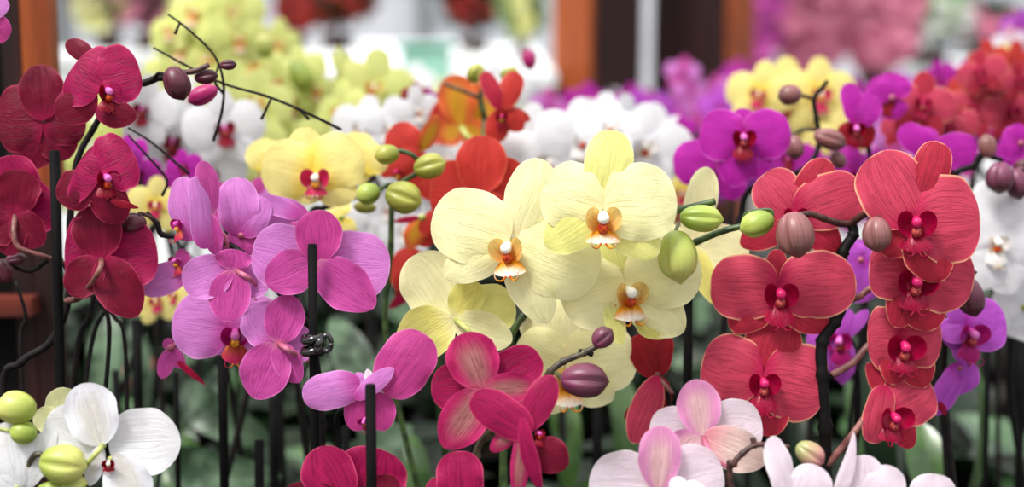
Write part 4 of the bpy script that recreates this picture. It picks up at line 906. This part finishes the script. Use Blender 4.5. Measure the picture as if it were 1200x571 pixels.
# timber posts: core and added boards carry lit and shaded faces as colour
def post(x0, x1, D, label, rz, mats, wd, parts=True):
    c = at((x0 + x1) / 2, 285, D); e = empty('timber_post', (c.x, c.y, 0), label, 'post')
    e.rotation_euler = (0, 0, rz)
    mb = MB(); box(mb, (0, 0, 1.6), (wd, wd, 3.2)); flatshade(mb.build('post_core', mats[0], e))
    mb = MB(); box(mb, (-wd * .5 - .012, 0, 1.6), (.02, wd * .96, 3.2)); flatshade(mb.build('lit_shade_board', mats[1], e))
    mb = MB(); box(mb, (wd * .5 + .012, 0, 1.6), (.02, wd * .96, 3.2)); flatshade(mb.build('lit_shade_board', mats[2], e))
    mb = MB(); box(mb, (0, 0, .04), (wd * 1.3, wd * 1.3, .08)); flatshade(mb.build('base_plate', 'steel', e))
post(652, 744, 4.6, 'blurred brown post with a lit face coloured orange, behind the upper cream flower', math.radians(38), ['wood_dark', 'wood_orange', 'wood_dark'], .18)
post(770, 870, 4.9, 'blurred post with shade coloured dark maroon and lit edge orange, next to the pink blossoms', math.radians(-28), ['wood_dark', 'wood_dark', 'wood_orange'], .235)
# the near post at the left: a dark face and an orange one, and its rail
e = empty('timber_rack', (0, 1.22, TABLE), 'near orange brown wooden upright with black side and low red rail behind crimson orchid', 'wooden rack')
kx = lambda p: (p - 600) / FPX * 1.235
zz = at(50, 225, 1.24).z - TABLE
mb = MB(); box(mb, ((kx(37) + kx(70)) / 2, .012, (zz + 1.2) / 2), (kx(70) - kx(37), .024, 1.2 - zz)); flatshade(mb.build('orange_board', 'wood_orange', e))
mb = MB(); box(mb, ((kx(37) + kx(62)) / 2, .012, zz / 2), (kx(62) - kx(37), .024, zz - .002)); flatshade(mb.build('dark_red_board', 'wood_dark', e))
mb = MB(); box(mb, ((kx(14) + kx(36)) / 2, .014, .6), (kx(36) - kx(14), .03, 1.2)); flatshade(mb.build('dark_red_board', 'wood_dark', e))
mb = MB(); box(mb, ((kx(-60) + kx(13)) / 2, .016, .6), (kx(13) - kx(-60), .034, 1.2)); flatshade(mb.build('black_board', 'stake', e))
mb = MB(); box(mb, ((kx(-60) + kx(44)) / 2, -.014, .455), (kx(44) - kx(-60), .022, .016)); flatshade(mb.build('rail', 'wood_red', e))
mb = MB(); box(mb, ((kx(-60) + kx(70)) / 2, .01, .012), (kx(78) - kx(-70), .09, .024)); flatshade(mb.build('foot_board', 'wood_red', e))

# benches across the aisle with blurred plants
def plinth(x0, x1, D, ytop, label, mat='cloth', depth=.9):
    a = at(x0, ytop, D); b_ = at(x1, ytop, D); z = a.z
    e = empty('display_counter', ((a.x + b_.x) / 2, a.y + depth / 2, 0), label, 'display counter')
    wd = b_.x - a.x
    mb = MB(); box(mb, (0, 0, z / 2 - .02), (wd, depth, z - .04)); flatshade(mb.build('covered_body', mat, e))
    mb = MB(); box(mb, (0, 0, z - .02), (wd + .06, depth + .06, .04)); flatshade(mb.build('counter_top', mat, e))
    return e, z
P1, z1 = plinth(183, 500, 4.0, 82, 'long white covered counter with red flowering shrubs, far left of the brown posts', depth=5.0)
P2, z2 = plinth(536, 640, 4.4, 84, 'long white covered counter with a dark green shrub, just left of the posts', depth=4.5)
P3, z3 = plinth(850, 1095, 5.2, 108, 'white covered counter under the mass of pink blossoms')
P4, z4 = plinth(1100, 1330, 6.8, 74, 'white covered counter with pale green foliage at the far edge')
P5, z5 = plinth(20, 255, 5.5, 62, 'white covered counter with brown and lime plants behind the post')

def shrub(x, D, z, wpx, hpx, leafm, blm, nb, label, seed, name='flowering_shrub', bs=1.0, nl=900):
    """tub, short trunk, foliage and blossoms"""
    c = at(x, 100, D); px = D / FPX; W = wpx * px / 2; H = hpx * px
    e = empty(name, (c.x, c.y + .35, z), label, 'shrub')
    r = random.Random(seed)
    mb = MB(); tube(mb, [Vector((0, 0, 0)), Vector((0, 0, .07))], W * .35, W * .42, ns=16, n=2); mb.build('tub', 'terracotta', e)
    mb = MB(); tube(mb, [Vector((0, 0, .06)), Vector((.01, 0, H * .6))], .015, .01, ns=8, n=3); mb.build('trunk', 'bl_brown', e)
    def pt():
        while True:
            p = Vector((r.uniform(-1, 1), r.uniform(-1, 1), r.uniform(-1, 1)))
            if .3 < p.length < 1: break
        return Vector((p.x * W, p.y * W * .7, .09 + H * .5 + p.z * H * .5)), p
    mb = MB()
    for i in range(nl):
        p, d = pt(); dd = Vector((r.uniform(-1, 1), r.uniform(-1, 1), r.uniform(-.3, .8))).normalized()
        sheet(mb, p, p + dd * .06, .03, n0=(r.uniform(-.5, .5), r.uniform(-1, 0), 1), nu=2, nv=3)
    mb.build('foliage', leafm, e)
    if nb:
        mb = MB()
        for i in range(nb):
            p, d = pt(); p.y -= abs(r.gauss(0, .03))
            for q in range(5):
                a = q * 2 * PI / 5 + r.random(); dd = Vector((math.cos(a), -.4, math.sin(a)))
                sheet(mb, p, p + dd * .035 * bs, .03 * bs, n0=(0, -1, .3), nu=2, nv=3)
        mb.build('blossom', blm, e)
shrub(385, 6.2, z1, 110, 100, 'shrub', 'bl_red', 110, 'dark green shrub with red flowers on the white counter', 1)
shrub(338, 5.9, z1, 44, 60, 'shrub', 'bl_red', 90, 'smaller dark shrub left on the white counter, almost all red flowers', 2)
shrub(552, 6.4, z2, 96, 110, 'shrub', 'bl_red', 60, 'dark green bushy shrub just left of the brown posts', 3)
shrub(612, 5.0, z2, 40, 80, 'shrub_light', 'bl_lime', 90, 'small green shrub with yellow flowers touching the brown post', 4)
for i, (x, wd, h, m_, lb) in enumerate([(893, 84, 150, 'bl_mag', 'magenta pink flowering shrub nearest the maroon post'), (972, 96, 170, 'bl_pink', 'tall dusty pink flowering shrub in the middle of the pink mass'), (1052, 96, 170, 'bl_pink', 'dusty pink flowering shrub at the end of the pink mass')]):
    shrub(x, 5.2, z3, wd, h, 'bl_brown', m_, 620, lb, 10 + i, bs=1.5, nl=500)
shrub(1115, 6.5, z4, 110, 60, 'shrub_light', 'bl_white', 60, 'pale green low shrub beyond the pink blossoms', 20)
shrub(1185, 6.5, z4, 90, 46, 'shrub', 'bl_pink', 80, 'green shrub with pink dots at the far edge', 21)
shrub(1085, 6.6, z4, 60, 50, 'shrub', 'bl_white', 10, 'dark green low shrub directly behind the pink mass', 22)
shrub(100, 5.6, z5, 80, 80, 'bl_brown', 'bl_lime', 90, 'brown leaved shrub with lime flowers right behind the near post', 23)
shrub(150, 5.6, z5, 90, 90, 'bl_brown', 'bl_pink', 60, 'brown leaved shrub with few pink flowers behind the near post', 24)
shrub(225, 5.6, z5, 90, 80, 'bl_brown', 'bl_lime', 250, 'shrub covered in lime flowers behind the tall lime orchid', 25)
# mint box standing on the counter
c = at(500, 90, 3.72)
em = empty('mint_crate', (c.x, c.y + .0, 0), 'mint green plastic tub standing beyond the lime orchids', 'tub')
zc = at(500, 50, 3.72).z
mb = MB()
for (cx_, cy_, sx_, sy_) in [(-.055, 0, .01, .12), (.055, 0, .01, .12), (0, -.06, .12, .01), (0, .06, .12, .01)]: box(mb, (cx_, cy_, zc - .07), (sx_, sy_, .14))
box(mb, (0, 0, zc - .135), (.12, .12, .01)); flatshade(mb.build('tub_wall', 'mint', em))
mb = MB(); box(mb, (0, -.066, zc - .005), (.15, .012, .012)); box(mb, (0, .066, zc - .005), (.15, .012, .012)); box(mb, (-.066, 0, zc - .005), (.012, .13, .012)); box(mb, (.066, 0, zc - .005), (.012, .13, .012)); flatshade(mb.build('tub_rim', 'mint', em))
mb = MB(); box(mb, (0, 0, (zc - .14) / 2), (.2, .2, zc - .14)); o = flatshade(mb.build('display_counter', 'cloth')); o.location = (c.x, c.y + .0, 0); tag(o, 'narrow white pedestal carrying the mint tub', 'pedestal')
